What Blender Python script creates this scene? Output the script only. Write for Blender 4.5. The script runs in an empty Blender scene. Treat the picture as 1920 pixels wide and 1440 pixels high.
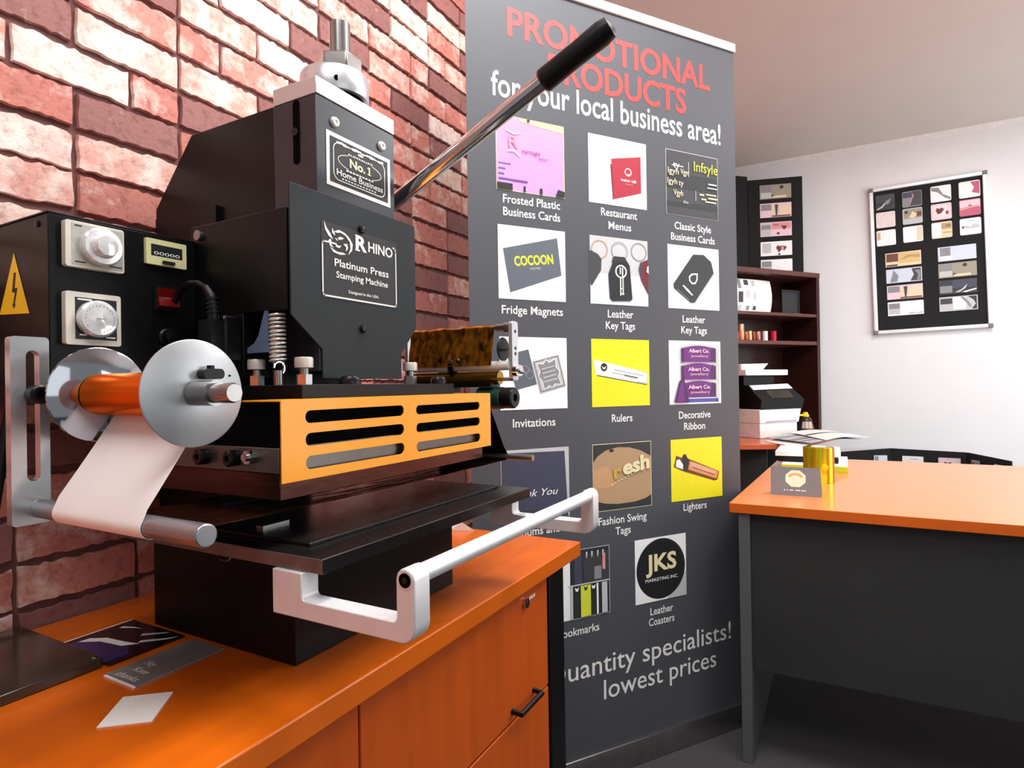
import bpy, bmesh, math, random
from mathutils import Vector, Matrix

random.seed(7)
R = math.radians
SC = bpy.context.scene
COL = SC.collection

# ------------------------------------------------------------------ camera
cam_d = bpy.data.cameras.new('camera')
cam_d.sensor_width = 36.0
cam_d.lens = 1120.2 / 1920 * 36.0
cam_d.clip_start = 0.02
cam = bpy.data.objects.new('camera', cam_d)
COL.objects.link(cam)
_h, _p, _r = 0.49995, 0.0030146, -0.015244
_F = Vector((math.cos(_h) * math.cos(_p), math.sin(_h) * math.cos(_p), math.sin(_p)))
_rt = Vector((math.sin(_h), -math.cos(_h), 0))
_up = _rt.cross(_F)
_r2 = math.cos(_r) * _rt + math.sin(_r) * _up
_u2 = -math.sin(_r) * _rt + math.cos(_r) * _up
cam.matrix_world = Matrix(((_r2.x, _u2.x, -_F.x, 0), (_r2.y, _u2.y, -_F.y, 0), (_r2.z, _u2.z, -_F.z, 1.056), (0, 0, 0, 1)))
SC.camera = cam

# ------------------------------------------------------------------ light and exposure
world = bpy.data.worlds.new('world')
SC.world = world
world.use_nodes = True
world.node_tree.nodes['Background'].inputs[0].default_value = (0.97, 0.98, 1.0, 1)
world.node_tree.nodes['Background'].inputs[1].default_value = 0.30
SC.view_settings.view_transform = 'Standard'
SC.view_settings.look = 'None'
SC.view_settings.gamma = 1.0
SC.view_settings.use_curve_mapping = False
SC.view_settings.exposure = 0.0


def area(name, loc, target, size, size_y, power, color=(1, 1, 1)):
    d = bpy.data.lights.new(name, 'AREA')
    d.shape = 'RECTANGLE'
    d.size, d.size_y, d.energy, d.color = size, size_y, power, color
    o = bpy.data.objects.new(name, d)
    COL.objects.link(o)
    o.location = loc
    o.rotation_euler = (Vector(target) - Vector(loc)).to_track_quat('-Z', 'Y').to_euler()
    return o


area('ceiling_light_over_press', (1.0, 0.28, 2.62), (1.0, 0.3, 0), 0.8, 0.35, 25, (1, 0.99, 0.985))
area('ceiling_light_by_brick_wall', (-0.25, 0.1, 2.62), (-0.1, 0.4, 0), 1.1, 0.5, 20, (1, 0.99, 0.98))
area('ceiling_light_over_desk', (3.0, -0.9, 2.62), (3.0, -0.9, 0), 1.2, 0.6, 36, (1, 0.99, 0.98))
area('window_light', (-0.3, -2.3, 1.7), (1.5, 0.8, 1.1), 2.0, 1.4, 9, (0.98, 0.99, 1))
area('banner_top_fill', (1.35, -0.4, 2.62), (1.5, -0.1, 0), 0.9, 0.5, 20, (1, 0.99, 0.985))  # added fill that brightens the upper banner, no known lamp
area('desk_side_fill', (3.0, -2.5, 1.3), (4.3, 0.4, 1.5), 2.4, 1.6, 47, (0.98, 0.99, 1))  # added fill for the ceiling and white wall, no known window


# ------------------------------------------------------------------ materials
def lin(c):
    return tuple(((v / 255) / 12.92 if v / 255 <= 0.04045 else (((v / 255) + 0.055) / 1.055) ** 2.4) for v in c)


MATS = {}


def mat(name, rgb, rough=0.5, metal=0.0, var=0.06, scale=40.0, bump=0.0, coat=0.0, spec=0.5, stretch=None, alpha=None):
    """procedural surface: base colour with a little noise in tone and roughness"""
    m = bpy.data.materials.new(name)
    m.use_nodes = True
    nt = m.node_tree
    b = nt.nodes['Principled BSDF']
    c = lin(rgb)
    tc = nt.nodes.new('ShaderNodeTexCoord')
    mp = nt.nodes.new('ShaderNodeMapping')
    if stretch:
        mp.inputs['Scale'].default_value = stretch
    nz = nt.nodes.new('ShaderNodeTexNoise')
    nz.inputs['Scale'].default_value = scale
    nz.inputs['Detail'].default_value = 4
    nt.links.new(tc.outputs['Object'], mp.inputs['Vector'])
    nt.links.new(mp.outputs['Vector'], nz.inputs['Vector'])
    rp = nt.nodes.new('ShaderNodeValToRGB')
    rp.color_ramp.elements[0].position = 0.3
    rp.color_ramp.elements[1].position = 0.7
    rp.color_ramp.elements[0].color = tuple(v * (1 - var) for v in c) + (1,)
    rp.color_ramp.elements[1].color = tuple(min(1, v * (1 + var)) for v in c) + (1,)
    nt.links.new(nz.outputs['Fac'], rp.inputs['Fac'])
    nt.links.new(rp.outputs['Color'], b.inputs['Base Color'])
    mr = nt.nodes.new('ShaderNodeMapRange')
    mr.inputs['To Min'].default_value = max(0.02, rough * 0.88)
    mr.inputs['To Max'].default_value = min(1, rough * 1.12)
    nt.links.new(nz.outputs['Fac'], mr.inputs['Value'])
    nt.links.new(mr.outputs['Result'], b.inputs['Roughness'])
    b.inputs['Metallic'].default_value = metal
    b.inputs['Coat Weight'].default_value = coat
    b.inputs['Coat Roughness'].default_value = 0.12
    b.inputs['Specular IOR Level'].default_value = spec
    if bump:
        bp = nt.nodes.new('ShaderNodeBump')
        bp.inputs['Strength'].default_value = bump
        bp.inputs['Distance'].default_value = 0.002
        nt.links.new(nz.outputs['Fac'], bp.inputs['Height'])
        nt.links.new(bp.outputs['Normal'], b.inputs['Normal'])
    if alpha is not None:
        b.inputs['Alpha'].default_value = alpha
    MATS[name] = m
    return m


def M(name):
    return MATS[name]


# machine
mat('black_paint', (12, 11, 11), 0.36, 0.0, 0.10, 60, 0.12, spec=0.2)
mat('charcoal_cover', (34, 40, 43), 0.55, 0.0, 0.08, 12, 0.05, spec=0.25)
mat('charcoal_head', (62, 64, 68), 0.32, 0.55, 0.12, 9)
mat('black_plastic', (12, 12, 12), 0.38, 0.0, 0.1, 50, spec=0.3)
mat('black_void', (5, 5, 5), 0.9, spec=0.05)
mat('heater_steel', (112, 108, 104), 0.34, 0.85, 0.1, 30)
mat('black_steel', (38, 35, 35), 0.28, 0.6, 0.18, 25)
mat('bronze_sheen', (84, 52, 44), 0.2, 0.85, 0.3, 30, stretch=(1, 1, 18))  # black block tinted bronze, reflected foil streaks put into the colour
mat('aluminium', (214, 214, 216), 0.34, 0.75, 0.06, 18)
mat('satin_aluminium', (236, 236, 238), 0.42, 0.35, 0.04, 30)
mat('zinc_disc', (190, 194, 197), 0.38, 0.8, 0.10, 14)
mat('mirror_disc', (184, 188, 196), 0.07, 1.0, 0.04, 10)
mat('upright_alu', (196, 198, 200), 0.22, 0.85, 0.12, 6, stretch=(1, 1, 4))
mat('chrome', (205, 205, 206), 0.12, 1.0, 0.04, 30)
mat('spring_wire', (232, 230, 226), 0.3, 0.55, 0.05, 60)
mat('steel', (150, 148, 146), 0.25, 0.9, 0.1, 30)
mat('bolt_cap', (196, 192, 186), 0.45, 0.4, 0.08, 60)
mat('yellow_guard', (255, 162, 12), 0.38, 0.0, 0.03, 12, coat=0.2)
mat('timer_beige', (214, 208, 196), 0.45)
mat('counter_cream', (216, 214, 160), 0.5)
mat('dial_clear', (226, 226, 226), 0.1, 0.25, 0.12, 120, coat=0.6)
mat('dial_grey', (176, 174, 166), 0.4, 0.2, 0.15, 80)
mat('switch_red', (104, 10, 9), 0.25, coat=0.5)
mat('sticker_yellow', (250, 205, 0), 0.4)
mat('print_black', (16, 16, 17), 0.5)
mat('print_white', (244, 243, 240), 0.45)
mat('print_cream', (226, 222, 180), 0.45)
mat('label_silver', (225, 222, 218), 0.35, 0.35)
mat('gap_blue', (92, 112, 146), 0.4, 0.1)
mat('motor_green', (12, 60, 46), 0.4)
FO = mat('foil_orange', (236, 104, 0), 0.3, 0.8, 0.12, 8, stretch=(1, 0.4, 14))
mat('foil_bronze', (186, 118, 36), 0.16, 0.85, 0.92, 60, 1.0, stretch=(1, 1.3, 0.8))  # strong noise puts the crinkles' glints and dark reflections into the colour
mat('foil_web_dark', (74, 44, 20), 0.14, 0.9, 0.5, 30, 0.6, stretch=(0.4, 3, 1))
mat('foil_white', (250, 248, 246), 0.5, 0.0, 0.02, 20)
FO.node_tree.nodes['Principled BSDF'].inputs['Specular Tint'].default_value = (0.80, 0.50, 0.12, 1)
mat('rod_steel', (160, 160, 164), 0.3, 0.8, 0.06, 30)
mat('platen_edge', (116, 104, 98), 0.42, 0.6, 0.2, 40)
mat('gold_roll', (170, 130, 50), 0.2, 0.9, 0.15, 10)
# furniture
mat('orange_veneer', (214, 100, 14), 0.28, 0.0, 0.07, 5, 0.0, 0.25, stretch=(1, 7, 7))
mat('orange_front', (196, 82, 8), 0.42, 0.0, 0.08, 5, 0.0, 0.05, stretch=(9, 9, 1))
mat('desk_top_glare', (236, 138, 72), 0.30, 0.0, 0.04, 5, 0.0, 0.35, stretch=(1, 7, 7))  # orange top lightened to peach, glare put into the colour
mat('desk_edge', (212, 96, 14), 0.4, 0.0, 0.05, 6)
mat('charcoal_board', (42, 44, 43), 0.6, 0.0, 0.1, 4)
mat('charcoal_edge', (86, 88, 90), 0.5)
mat('dark_mahogany', (52, 22, 18), 0.35, 0.0, 0.18, 6, coat=0.15, stretch=(1, 1, 9))
mat('mahogany_edge', (96, 54, 48), 0.4, 0.0, 0.12, 6)
mat('return_brown', (214, 104, 62), 0.3, 0.0, 0.06, 6, coat=0.2)
mat('black_felt', (15, 15, 17), 0.85, 0.0, 0.15, 200, 0.3)
mat('white_plastic', (236, 234, 232), 0.4)
mat('paper', (246, 244, 240), 0.7, 0.0, 0.02, 8)
mat('paper_grey', (150, 152, 158), 0.6, 0.0, 0.4, 9, stretch=(1, 6, 1))
mat('card_grey', (128, 130, 136), 0.55)
mat('lime', (196, 214, 40), 0.5)
# room
mat('white_wall', (238, 238, 240), 0.8, 0.0, 0.015, 6)
mat('ceiling_paint', (222, 214, 208), 0.9, 0.0, 0.02, 5)
mat('trim_paint', (240, 238, 236), 0.6)
mat('carpet', (62, 60, 62), 0.95, 0.0, 0.25, 180, 0.5)
mat('banner_grey', (76, 77, 83), 0.55, 0.0, 0.03, 3)
mat('emblem_cream', (255, 252, 224), 0.4)
mat('p_blush', (238, 222, 220), 0.5)
mat('heading_red', (238, 62, 58), 0.5)
for _n, _c in dict(p_white=(250, 250, 250), p_pink=(214, 150, 222), p_lilac=(190, 150, 225), p_violet=(120, 70, 150), p_maroon=(168, 38, 58),
                   p_dmaroon=(112, 20, 36), p_rose=(226, 150, 150), p_black=(28, 28, 30), p_dark=(62, 62, 66), p_grey=(96, 103, 112),
                   p_mid=(140, 140, 146), p_light=(198, 198, 200), p_lime=(222, 226, 60), p_yellow=(246, 234, 4), p_purple=(112, 26, 126),
                   p_dpurple=(70, 14, 84), p_navy=(66, 68, 88), p_tan=(186, 150, 112), p_copper=(226, 150, 96), p_brown=(110, 62, 36),
                   p_cream=(240, 228, 178), p_gold=(208, 170, 70), p_blue=(70, 80, 170), p_skin=(222, 178, 150), p_charcoal=(44, 46, 50),
                   p_dpink=(196, 90, 120), p_palepink=(240, 206, 220), p_paleblue=(212, 220, 236), p_bronze=(206, 158, 112), p_olive=(158, 152, 134), p_sand=(240, 214, 180), p_ochre=(222, 190, 120)).items():
    mat(_n, _c, 0.5, 0.0, 0.03, 30)


# ------------------------------------------------------------------ mesh builder
def rounded(x0, x1, z0, z1, r, n=5):
    out = []
    for cx, cz, a in ((x1 - r, z1 - r, 0), (x0 + r, z1 - r, 90), (x0 + r, z0 + r, 180), (x1 - r, z0 + r, 270)):
        for i in range(n + 1):
            t = R(a + 90 * i / n)
            out.append((cx + r * math.cos(t), cz + r * math.sin(t)))
    return out


def ellipse(cx, cz, rx, rz, n=28):
    return [(cx + rx * math.cos(2 * math.pi * i / n), cz + rz * math.sin(2 * math.pi * i / n)) for i in range(n)]


def rot2(pts, c, deg):
    ca, sa = math.cos(R(deg)), math.sin(R(deg))
    return [(c[0] + (x - c[0]) * ca - (z - c[1]) * sa, c[1] + (x - c[0]) * sa + (z - c[1]) * ca) for x, z in pts]


class MB:
    def __init__(self):
        self.v, self.f, self.m = [], [], []

    def add(self, vs, fs, m=0):
        o = len(self.v)
        self.v += [tuple(p) for p in vs]
        for f in fs:
            self.f.append([i + o for i in f])
            self.m.append(m)
        return self

    def box(self, x0, x1, y0, y1, z0, z1, m=0):
        vs = [(x0, y0, z0), (x1, y0, z0), (x1, y1, z0), (x0, y1, z0), (x0, y0, z1), (x1, y0, z1), (x1, y1, z1), (x0, y1, z1)]
        return self.add(vs, [(3, 2, 1, 0), (4, 5, 6, 7), (0, 1, 5, 4), (1, 2, 6, 5), (2, 3, 7, 6), (3, 0, 4, 7)], m)

    def cyl(self, p0, p1, r, seg=28, m=0, r2=None, mcap=None):
        p0, p1 = Vector(p0), Vector(p1)
        r2 = r if r2 is None else r2
        q = (p1 - p0).to_track_quat('Z', 'Y')
        vs = []
        for p, rr in ((p0, r), (p1, r2)):
            for i in range(seg):
                a = 2 * math.pi * i / seg
                vs.append(p + q @ Vector((rr * math.cos(a), rr * math.sin(a), 0)))
        self.add(vs, [(i, (i + 1) % seg, seg + (i + 1) % seg, seg + i) for i in range(seg)], m)
        o = len(self.v) - 2 * seg
        for f in ([o + i for i in range(seg)][::-1], [o + seg + i for i in range(seg)]):
            self.f.append(f)
            self.m.append(m if mcap is None else mcap)
        return self

    def lathe(self, prof, base, axis=(0, 0, 1), seg=28, m=0):
        base, q = Vector(base), Vector(axis).to_track_quat('Z', 'Y')
        vs, fs = [], []
        for r, h in prof:
            for i in range(seg):
                a = 2 * math.pi * i / seg
                vs.append(base + q @ Vector((r * math.cos(a), r * math.sin(a), h)))
        for k in range(len(prof) - 1):
            for i in range(seg):
                j = (i + 1) % seg
                fs.append((k * seg + i, k * seg + j, (k + 1) * seg + j, (k + 1) * seg + i))
        n = len(prof) - 1
        fs += [[i for i in range(seg)][::-1], [n * seg + i for i in range(seg)]]
        return self.add(vs, fs, m)

    def tube(self, pts, r, seg=10, m=0):
        pts = [Vector(p) for p in pts]
        vs, fs = [], []
        q = None
        for i, p in enumerate(pts):
            t = (pts[min(i + 1, len(pts) - 1)] - pts[max(i - 1, 0)]).normalized()
            if q is None:
                q = t.to_track_quat('Z', 'Y')
            else:
                q = (q @ Vector((0, 0, 1))).rotation_difference(t) @ q
            rr = r[i] if isinstance(r, (list, tuple)) else r
            for k in range(seg):
                a = 2 * math.pi * k / seg
                vs.append(p + q @ Vector((rr * math.cos(a), rr * math.sin(a), 0)))
        for i in range(len(pts) - 1):
            for k in range(seg):
                j = (k + 1) % seg
                fs.append((i * seg + k, i * seg + j, (i + 1) * seg + j, (i + 1) * seg + k))
        n = (len(pts) - 1) * seg
        fs += [[k for k in range(seg)][::-1], [n + k for k in range(seg)]]
        return self.add(vs, fs, m)

    @staticmethod
    def to3(plane, a, b, d):
        return {'xz': (a, d, b), 'yz': (d, a, b), 'xy': (a, b, d)}[plane]

    def prism(self, pts, plane, d0, d1, m=0):
        n = len(pts)
        vs = [self.to3(plane, a, b, d0) for a, b in pts] + [self.to3(plane, a, b, d1) for a, b in pts]
        fs = [list(range(n)), list(range(n, 2 * n))[::-1]] + [(i, i + n, (i + 1) % n + n, (i + 1) % n) for i in range(n)]
        return self.add(vs, fs, m)

    def plate(self, outer, holes, plane, d0, d1, m=0):
        """a plate with openings, cut through its thickness"""
        bm = bmesh.new()
        for loop in [outer] + holes:
            vs = [bm.verts.new(self.to3(plane, a, b, d0)) for a, b in loop]
            for i in range(len(vs)):
                bm.edges.new((vs[i], vs[(i + 1) % len(vs)]))
        bmesh.ops.triangle_fill(bm, use_beauty=True, edges=bm.edges[:])
        g = bmesh.ops.extrude_face_region(bm, geom=bm.faces[:])
        bmesh.ops.translate(bm, vec=Vector(self.to3(plane, 0, 0, d1 - d0)), verts=[e for e in g['geom'] if isinstance(e, bmesh.types.BMVert)])
        bmesh.ops.recalc_face_normals(bm, faces=bm.faces[:])
        bm.verts.index_update()
        self.add([v.co[:] for v in bm.verts], [[v.index for v in f.verts] for f in bm.faces], m)
        bm.free()
        return self

    def flat(self, pts, y, m=0):
        """a printed shape in the xz plane facing -y"""
        area2 = sum(pts[i][0] * pts[(i + 1) % len(pts)][1] - pts[(i + 1) % len(pts)][0] * pts[i][1] for i in range(len(pts)))
        if area2 < 0:
            pts = pts[::-1]
        return self.add([(a, y, b) for a, b in pts], [list(range(len(pts)))], m)

    def rect(self, x0, x1, z0, z1, y, m=0):
        return self.flat([(x0, z0), (x1, z0), (x1, z1), (x0, z1)], y, m)

    def ring(self, pts_o, pts_i, y, m=0):
        n = len(pts_o)
        return self.add([(a, y, b) for a, b in pts_o] + [(a, y, b) for a, b in pts_i], [(i, (i + 1) % n, n + (i + 1) % n, n + i) for i in range(n)], m)

    def text(self, s, y, base, cap, x0=None, x1=None, cx=None, m=0, bold=0.0, shear=0.0, rot=0.0, frame=None):
        t = text2d(s, bold, shear)
        if not t:
            return self
        vs, fs, w = t
        sz = cap / CAP
        sx = sz
        if x0 is not None and x1 is not None:
            sx = (x1 - x0) / w
        elif cx is not None:
            x0 = cx - w * sx / 2
        pts = [(x0 + a * sx, base + b * sz) for a, b in vs]
        if rot:
            pts = rot2(pts, (x0, base), rot)
        if frame:
            pts = [frame(a, b) for a, b in pts]
        return self.add([(a, y, b) for a, b in pts], fs, m)

    def build(self, name, mats, parent=None, smooth=35, bevel=0.0, seg=2):
        me = bpy.data.meshes.new(name)
        me.from_pydata(self.v, [], self.f)
        for k in ([mats] if isinstance(mats, str) else mats):
            me.materials.append(MATS[k])
        me.polygons.foreach_set('material_index', self.m)
        if smooth:
            me.polygons.foreach_set('use_smooth', [True] * len(me.polygons))
            me.set_sharp_from_angle(angle=R(smooth))
        me.update()
        o = bpy.data.objects.new(name, me)
        COL.objects.link(o)
        if parent is not None:
            o.parent = parent
        if bevel:
            b = o.modifiers.new('bevel', 'BEVEL')
            b.width, b.segments, b.limit_method, b.angle_limit = bevel, seg, 'ANGLE', R(40)
            b.harden_normals = False
        return o


CAP = 1.0
_tcache = {}


def text2d(s, bold=0.0, shear=0.0):
    key = (s, bold, shear)
    if key in _tcache:
        return _tcache[key]
    cu = bpy.data.curves.new('lettering', 'FONT')
    cu.body, cu.size, cu.offset, cu.shear, cu.resolution_u = s, 1.0, bold, shear, 3
    o = bpy.data.objects.new('lettering', cu)
    COL.objects.link(o)
    dg = bpy.context.evaluated_depsgraph_get()
    me = bpy.data.meshes.new_from_object(o.evaluated_get(dg))
    vs = [(v.co.x, v.co.y) for v in me.vertices]
    fs = []
    for p in me.polygons:
        f = list(p.vertices)
        a2 = sum(vs[f[i]][0] * vs[f[(i + 1) % len(f)]][1] - vs[f[(i + 1) % len(f)]][0] * vs[f[i]][1] for i in range(len(f)))
        fs.append(f if a2 > 0 else f[::-1])
    bpy.data.objects.remove(o)
    bpy.data.meshes.remove(me)
    bpy.data.curves.remove(cu)
    if not vs:
        return None
    x0 = min(v[0] for v in vs)
    vs = [(a - x0, b) for a, b in vs]
    _tcache[key] = (vs, fs, max(v[0] for v in vs))
    return _tcache[key]


CAP = max(v[1] for v in text2d('H')[0])


def tag(o, label=None, cat=None, group=None, kind=None):
    if label:
        o['label'] = label
    if cat:
        o['category'] = cat
    if group:
        o['group'] = group
    if kind:
        o['kind'] = kind
    return o


def thing(name, label, cat, loc=(0, 0, 0), yaw=0.0, group=None, tilt=0.0):
    o = bpy.data.objects.new(name, None)
    o.empty_display_size = 0.05
    COL.objects.link(o)
    o.location = loc
    o.rotation_euler = (0, R(tilt), R(yaw))
    return tag(o, label, cat, group)


def dup(o, parent=None, loc=None):
    """a copy of a thing or part together with its parts; mesh data shared"""
    c = o.copy()
    COL.objects.link(c)
    if parent is not None:
        c.parent = parent
    if loc is not None:
        c.location = loc
    for ch in list(o.children):
        dup(ch, c)
    return c

# ================================================================== the room
WALL_Y, WALL_X, CEIL = 1.025, 4.75, 2.66
X0, Y0 = -1.6, -2.6


def struct(o):
    return tag(o, kind='structure')


struct(MB().box(X0, WALL_X + 0.15, Y0, WALL_Y + 0.15, -0.1, 0.0).build('floor', 'carpet', smooth=0))
struct(MB().box(X0, WALL_X + 0.15, Y0, WALL_Y + 0.15, CEIL, CEIL + 0.1).build('ceiling', 'ceiling_paint', smooth=0))
struct(MB().box(WALL_X, WALL_X + 0.15, Y0, WALL_Y + 0.15, 0.0, CEIL).build('wall_right', 'white_wall', smooth=0))
_t = MB().add([(WALL_X - 0.022, Y0, CEIL), (WALL_X, Y0, CEIL), (WALL_X, Y0, CEIL - 0.03), (WALL_X - 0.007, Y0, CEIL - 0.022),
               (WALL_X - 0.022, WALL_Y - 0.01, CEIL), (WALL_X, WALL_Y - 0.01, CEIL), (WALL_X, WALL_Y - 0.01, CEIL - 0.03), (WALL_X - 0.007, WALL_Y - 0.01, CEIL - 0.022)],
              [(0, 1, 2, 3), (7, 6, 5, 4), (0, 3, 7, 4), (3, 2, 6, 7), (2, 1, 5, 6), (1, 0, 4, 5)])
struct(_t.build('trim_1', 'trim_paint', smooth=0))


def brick_material():
    m = bpy.data.materials.new('old_brick')
    m.use_nodes = True
    nt = m.node_tree
    b = nt.nodes['Principled BSDF']
    N = nt.nodes.new
    L = nt.links.new
    at = N('ShaderNodeAttribute')
    at.attribute_name = 'tone'
    tc = N('ShaderNodeTexCoord')
    n1 = N('ShaderNodeTexNoise')
    n1.inputs['Scale'].default_value = 17
    n1.inputs['Detail'].default_value = 7
    n1.inputs['Roughness'].default_value = 0.66
    n2 = N('ShaderNodeTexNoise')
    n2.inputs['Scale'].default_value = 55
    n2.inputs['Detail'].default_value = 6
    n2.inputs['Roughness'].default_value = 0.7
    for n in (n1, n2):
        L(tc.outputs['Object'], n.inputs['Vector'])
    base = N('ShaderNodeValToRGB')
    e = base.color_ramp.elements
    e[0].position, e[0].color = 0.0, lin((140, 90, 86)) + (1,)
    e[1].position, e[1].color = 1.0, lin((240, 208, 196)) + (1,)
    for pos, c in ((0.22, (158, 104, 98)), (0.45, (204, 124, 110)), (0.65, (218, 142, 128)), (0.82, (228, 172, 158))):
        k = e.new(pos)
        k.color = lin(c) + (1,)
    L(at.outputs['Fac'], base.inputs['Fac'])
    # limewash left in clouds over some of the bricks
    add = N('ShaderNodeMath')
    add.operation = 'MULTIPLY_ADD'
    L(at.outputs['Fac'], add.inputs[0])
    add.inputs[1].default_value = 0.30
    L(n1.outputs['Fac'], add.inputs[2])
    wr = N('ShaderNodeValToRGB')
    wr.color_ramp.elements[0].position = 0.66
    wr.color_ramp.elements[1].position = 0.88
    L(add.outputs[0], wr.inputs['Fac'])
    mx = N('ShaderNodeMix')
    mx.data_type = 'RGBA'
    L(wr.outputs['Color'], mx.inputs['Factor'])
    L(base.outputs['Color'], mx.inputs['A'])
    mx.inputs['B'].default_value = lin((250, 230, 218)) + (1,)
    # pits and grime
    pr = N('ShaderNodeValToRGB')
    pr.color_ramp.elements[0].position, pr.color_ramp.elements[0].color = 0.30, (0.5, 0.42, 0.42, 1)
    pr.color_ramp.elements[1].position, pr.color_ramp.elements[1].color = 0.50, (1, 1, 1, 1)
    L(n2.outputs['Fac'], pr.inputs['Fac'])
    mu = N('ShaderNodeMix')
    mu.data_type = 'RGBA'
    mu.blend_type = 'MULTIPLY'
    mu.inputs['Factor'].default_value = 0.85
    L(mx.outputs['Result'], mu.inputs['A'])
    L(pr.outputs['Color'], mu.inputs['B'])
    L(mu.outputs['Result'], b.inputs['Base Color'])
    b.inputs['Roughness'].default_value = 0.72
    bp = N('ShaderNodeBump')
    bp.inputs['Strength'].default_value = 0.5
    bp.inputs['Distance'].default_value = 0.004
    L(n2.outputs['Fac'], bp.inputs['Height'])
    L(bp.outputs['Normal'], b.inputs['Normal'])
    MATS['old_brick'] = m


brick_material()
mat('mortar', (112, 72, 68), 0.9, 0.0, 0.25, 40, 0.4)


def brick_wall():
    rnd = random.Random(11)
    b = MB()
    b.box(X0, WALL_X, WALL_Y, WALL_Y + 0.15, 0.0, CEIL, 0)
    tones = [0.5] * 6
    row_h, pitch = 0.0645, 0.1655
    z, k = 0.7498 - 11 * row_h, 0
    while z < CEIL:
        x = X0 + (0.0 if k % 2 else 0.083) + 0.0155
        while x < WALL_X - 0.03:
            w = pitch
            if rnd.random() < 0.13:
                w = pitch * 0.5
            xa, xb = x + 0.003, x + w - 0.004
            za, zb = max(0.0, z + 0.004), min(CEIL, z + row_h - 0.006)
            if w > 0:
                jit = lambda s=0.0018: rnd.uniform(-s, s)
                pts = []
                nx = 19 if w > 0.1 else 10
                sag = rnd.uniform(-0.003, 0.003)
                for i in range(nx):
                    t = i / (nx - 1)
                    pts.append((xa + (xb - xa) * t + jit(0.001), za + jit() + sag * t))
                pts += [(xb + jit(), za + (zb - za) * 0.35 + jit()), (xb + jit(), za + (zb - za) * 0.7)]
                for i in range(nx):
                    t = 1 - i / (nx - 1)
                    pts.append((xa + (xb - xa) * t + jit(0.001), zb + jit(0.003) + sag * t))
                pts += [(xa + jit(), za + (zb - za) * 0.7), (xa + jit(), za + (zb - za) * 0.35 + jit())]
                n = len(pts)
                cx, cz = (xa + xb) / 2, (za + zb) / 2
                d = rnd.uniform(0.005, 0.008)
                ring = []
                for s, dd in ((1.0, 0.0), (0.995, d * 0.75), (0.97, d)):
                    sx, sz = 1 - (1 - s) * 0.5, s
                    ring += [(cx + (px - cx) * sx, WALL_Y - dd, max(0.0, min(CEIL, cz + (pz - cz) * sz))) for px, pz in pts]
                fs = []
                for q in range(2):
                    fs += [(q * n + i, q * n + (i + 1) % n, (q + 1) * n + (i + 1) % n, (q + 1) * n + i) for i in range(n)]
                fs.append([2 * n + i for i in range(n)])
                if zb > za + 0.01 and xb < WALL_X:
                    b.add(ring, fs, 1)
                    r = rnd.random() if z > 0.96 else rnd.uniform(0.15, 0.66)
                    tone = rnd.uniform(0.0, 0.25) if r < 0.24 else rnd.uniform(0.35, 0.68) if r < 0.66 else rnd.uniform(0.72, 1.0)
                    tones += [tone] * len(fs)
            x += w
        z += row_h
        k += 1
    o = b.build('wall_left', ['mortar', 'old_brick'], smooth=50)
    a = o.data.attributes.new('tone', 'FLOAT', 'FACE')
    a.data.foreach_set('value', tones)
    return struct(o)


brick_wall()

# ================================================================== the left desk
DZ = 0.72


def left_desk():
    t = thing('credenza', 'orange wood-veneer desk carrying the black stamping press against the brick wall', 'desk', (0.45, 0.76, 0))
    ox, oy = 0.45, 0.76
    g = lambda x0, x1, y0, y1, z0, z1: MB().box(x0 - ox, x1 - ox, y0 - oy, y1 - oy, z0, z1)
    g(-0.35, 1.193, 0.490, 1.012, DZ - 0.030, DZ).build('top', 'orange_veneer', t, bevel=0.002)
    g(-0.32, 1.052, 0.523, 1.0, 0.03, DZ - 0.032).build('carcass', 'orange_front', t)
    g(1.0665, 1.134, 0.505, 1.0, 0.0, DZ - 0.032).build('end_panel', 'black_plastic', t, bevel=0.002)
    g(-0.32, 1.05, 0.54, 1.0, 0.0, 0.03).build('plinth', 'charcoal_board', t)
    for x0, x1, zz in ((0.535, 1.052, ((0.475, 0.684), (0.262, 0.471), (0.035, 0.258))), (-0.32, 0.531, ((0.035, 0.684),))):
        for z0, z1 in zz:
            d = g(x0, x1, 0.504, 0.522, z0, z1).build('drawer' if len(zz) > 1 else 'door', 'orange_front', t, bevel=0.0015)
            if len(zz) > 1:
                h = MB()
                hz = z0 + 0.018
                h.tube([(0.905 - ox, 0.504 - oy, hz), (0.905 - ox, 0.486 - oy, hz - 0.002), (0.987 - ox, 0.486 - oy, hz - 0.002), (0.987 - ox, 0.504 - oy, hz)], 0.005, 8)
                h.build('handle', 'black_plastic', d)
    l = MB()
    l.cyl((0.958 - ox, 0.5045 - oy, 0.663), (0.958 - ox, 0.498 - oy, 0.663), 0.0085, 24)
    l.box(0.957 - ox, 0.959 - ox, 0.4975 - oy, 0.499 - oy, 0.658, 0.668)
    l.build('lock', 'chrome', t)
    p = MB()
    for i, (a, w) in enumerate(((0.976, 0.004), (0.982, 0.005), (0.989, 0.003), (0.994, 0.005))):
        p.box(a - ox, a + w - ox, 0.5035 - oy, 0.5041 - oy, 0.6615 + 0.001 * (i % 2), 0.668)
    p.build('badge', 'print_white', t)


left_desk()

# ================================================================== the stamping press
press = thing('stamping_press', 'black hot foil stamping press with yellow slotted guard on the orange desk', 'press', (0.676, 0.582, DZ))


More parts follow.
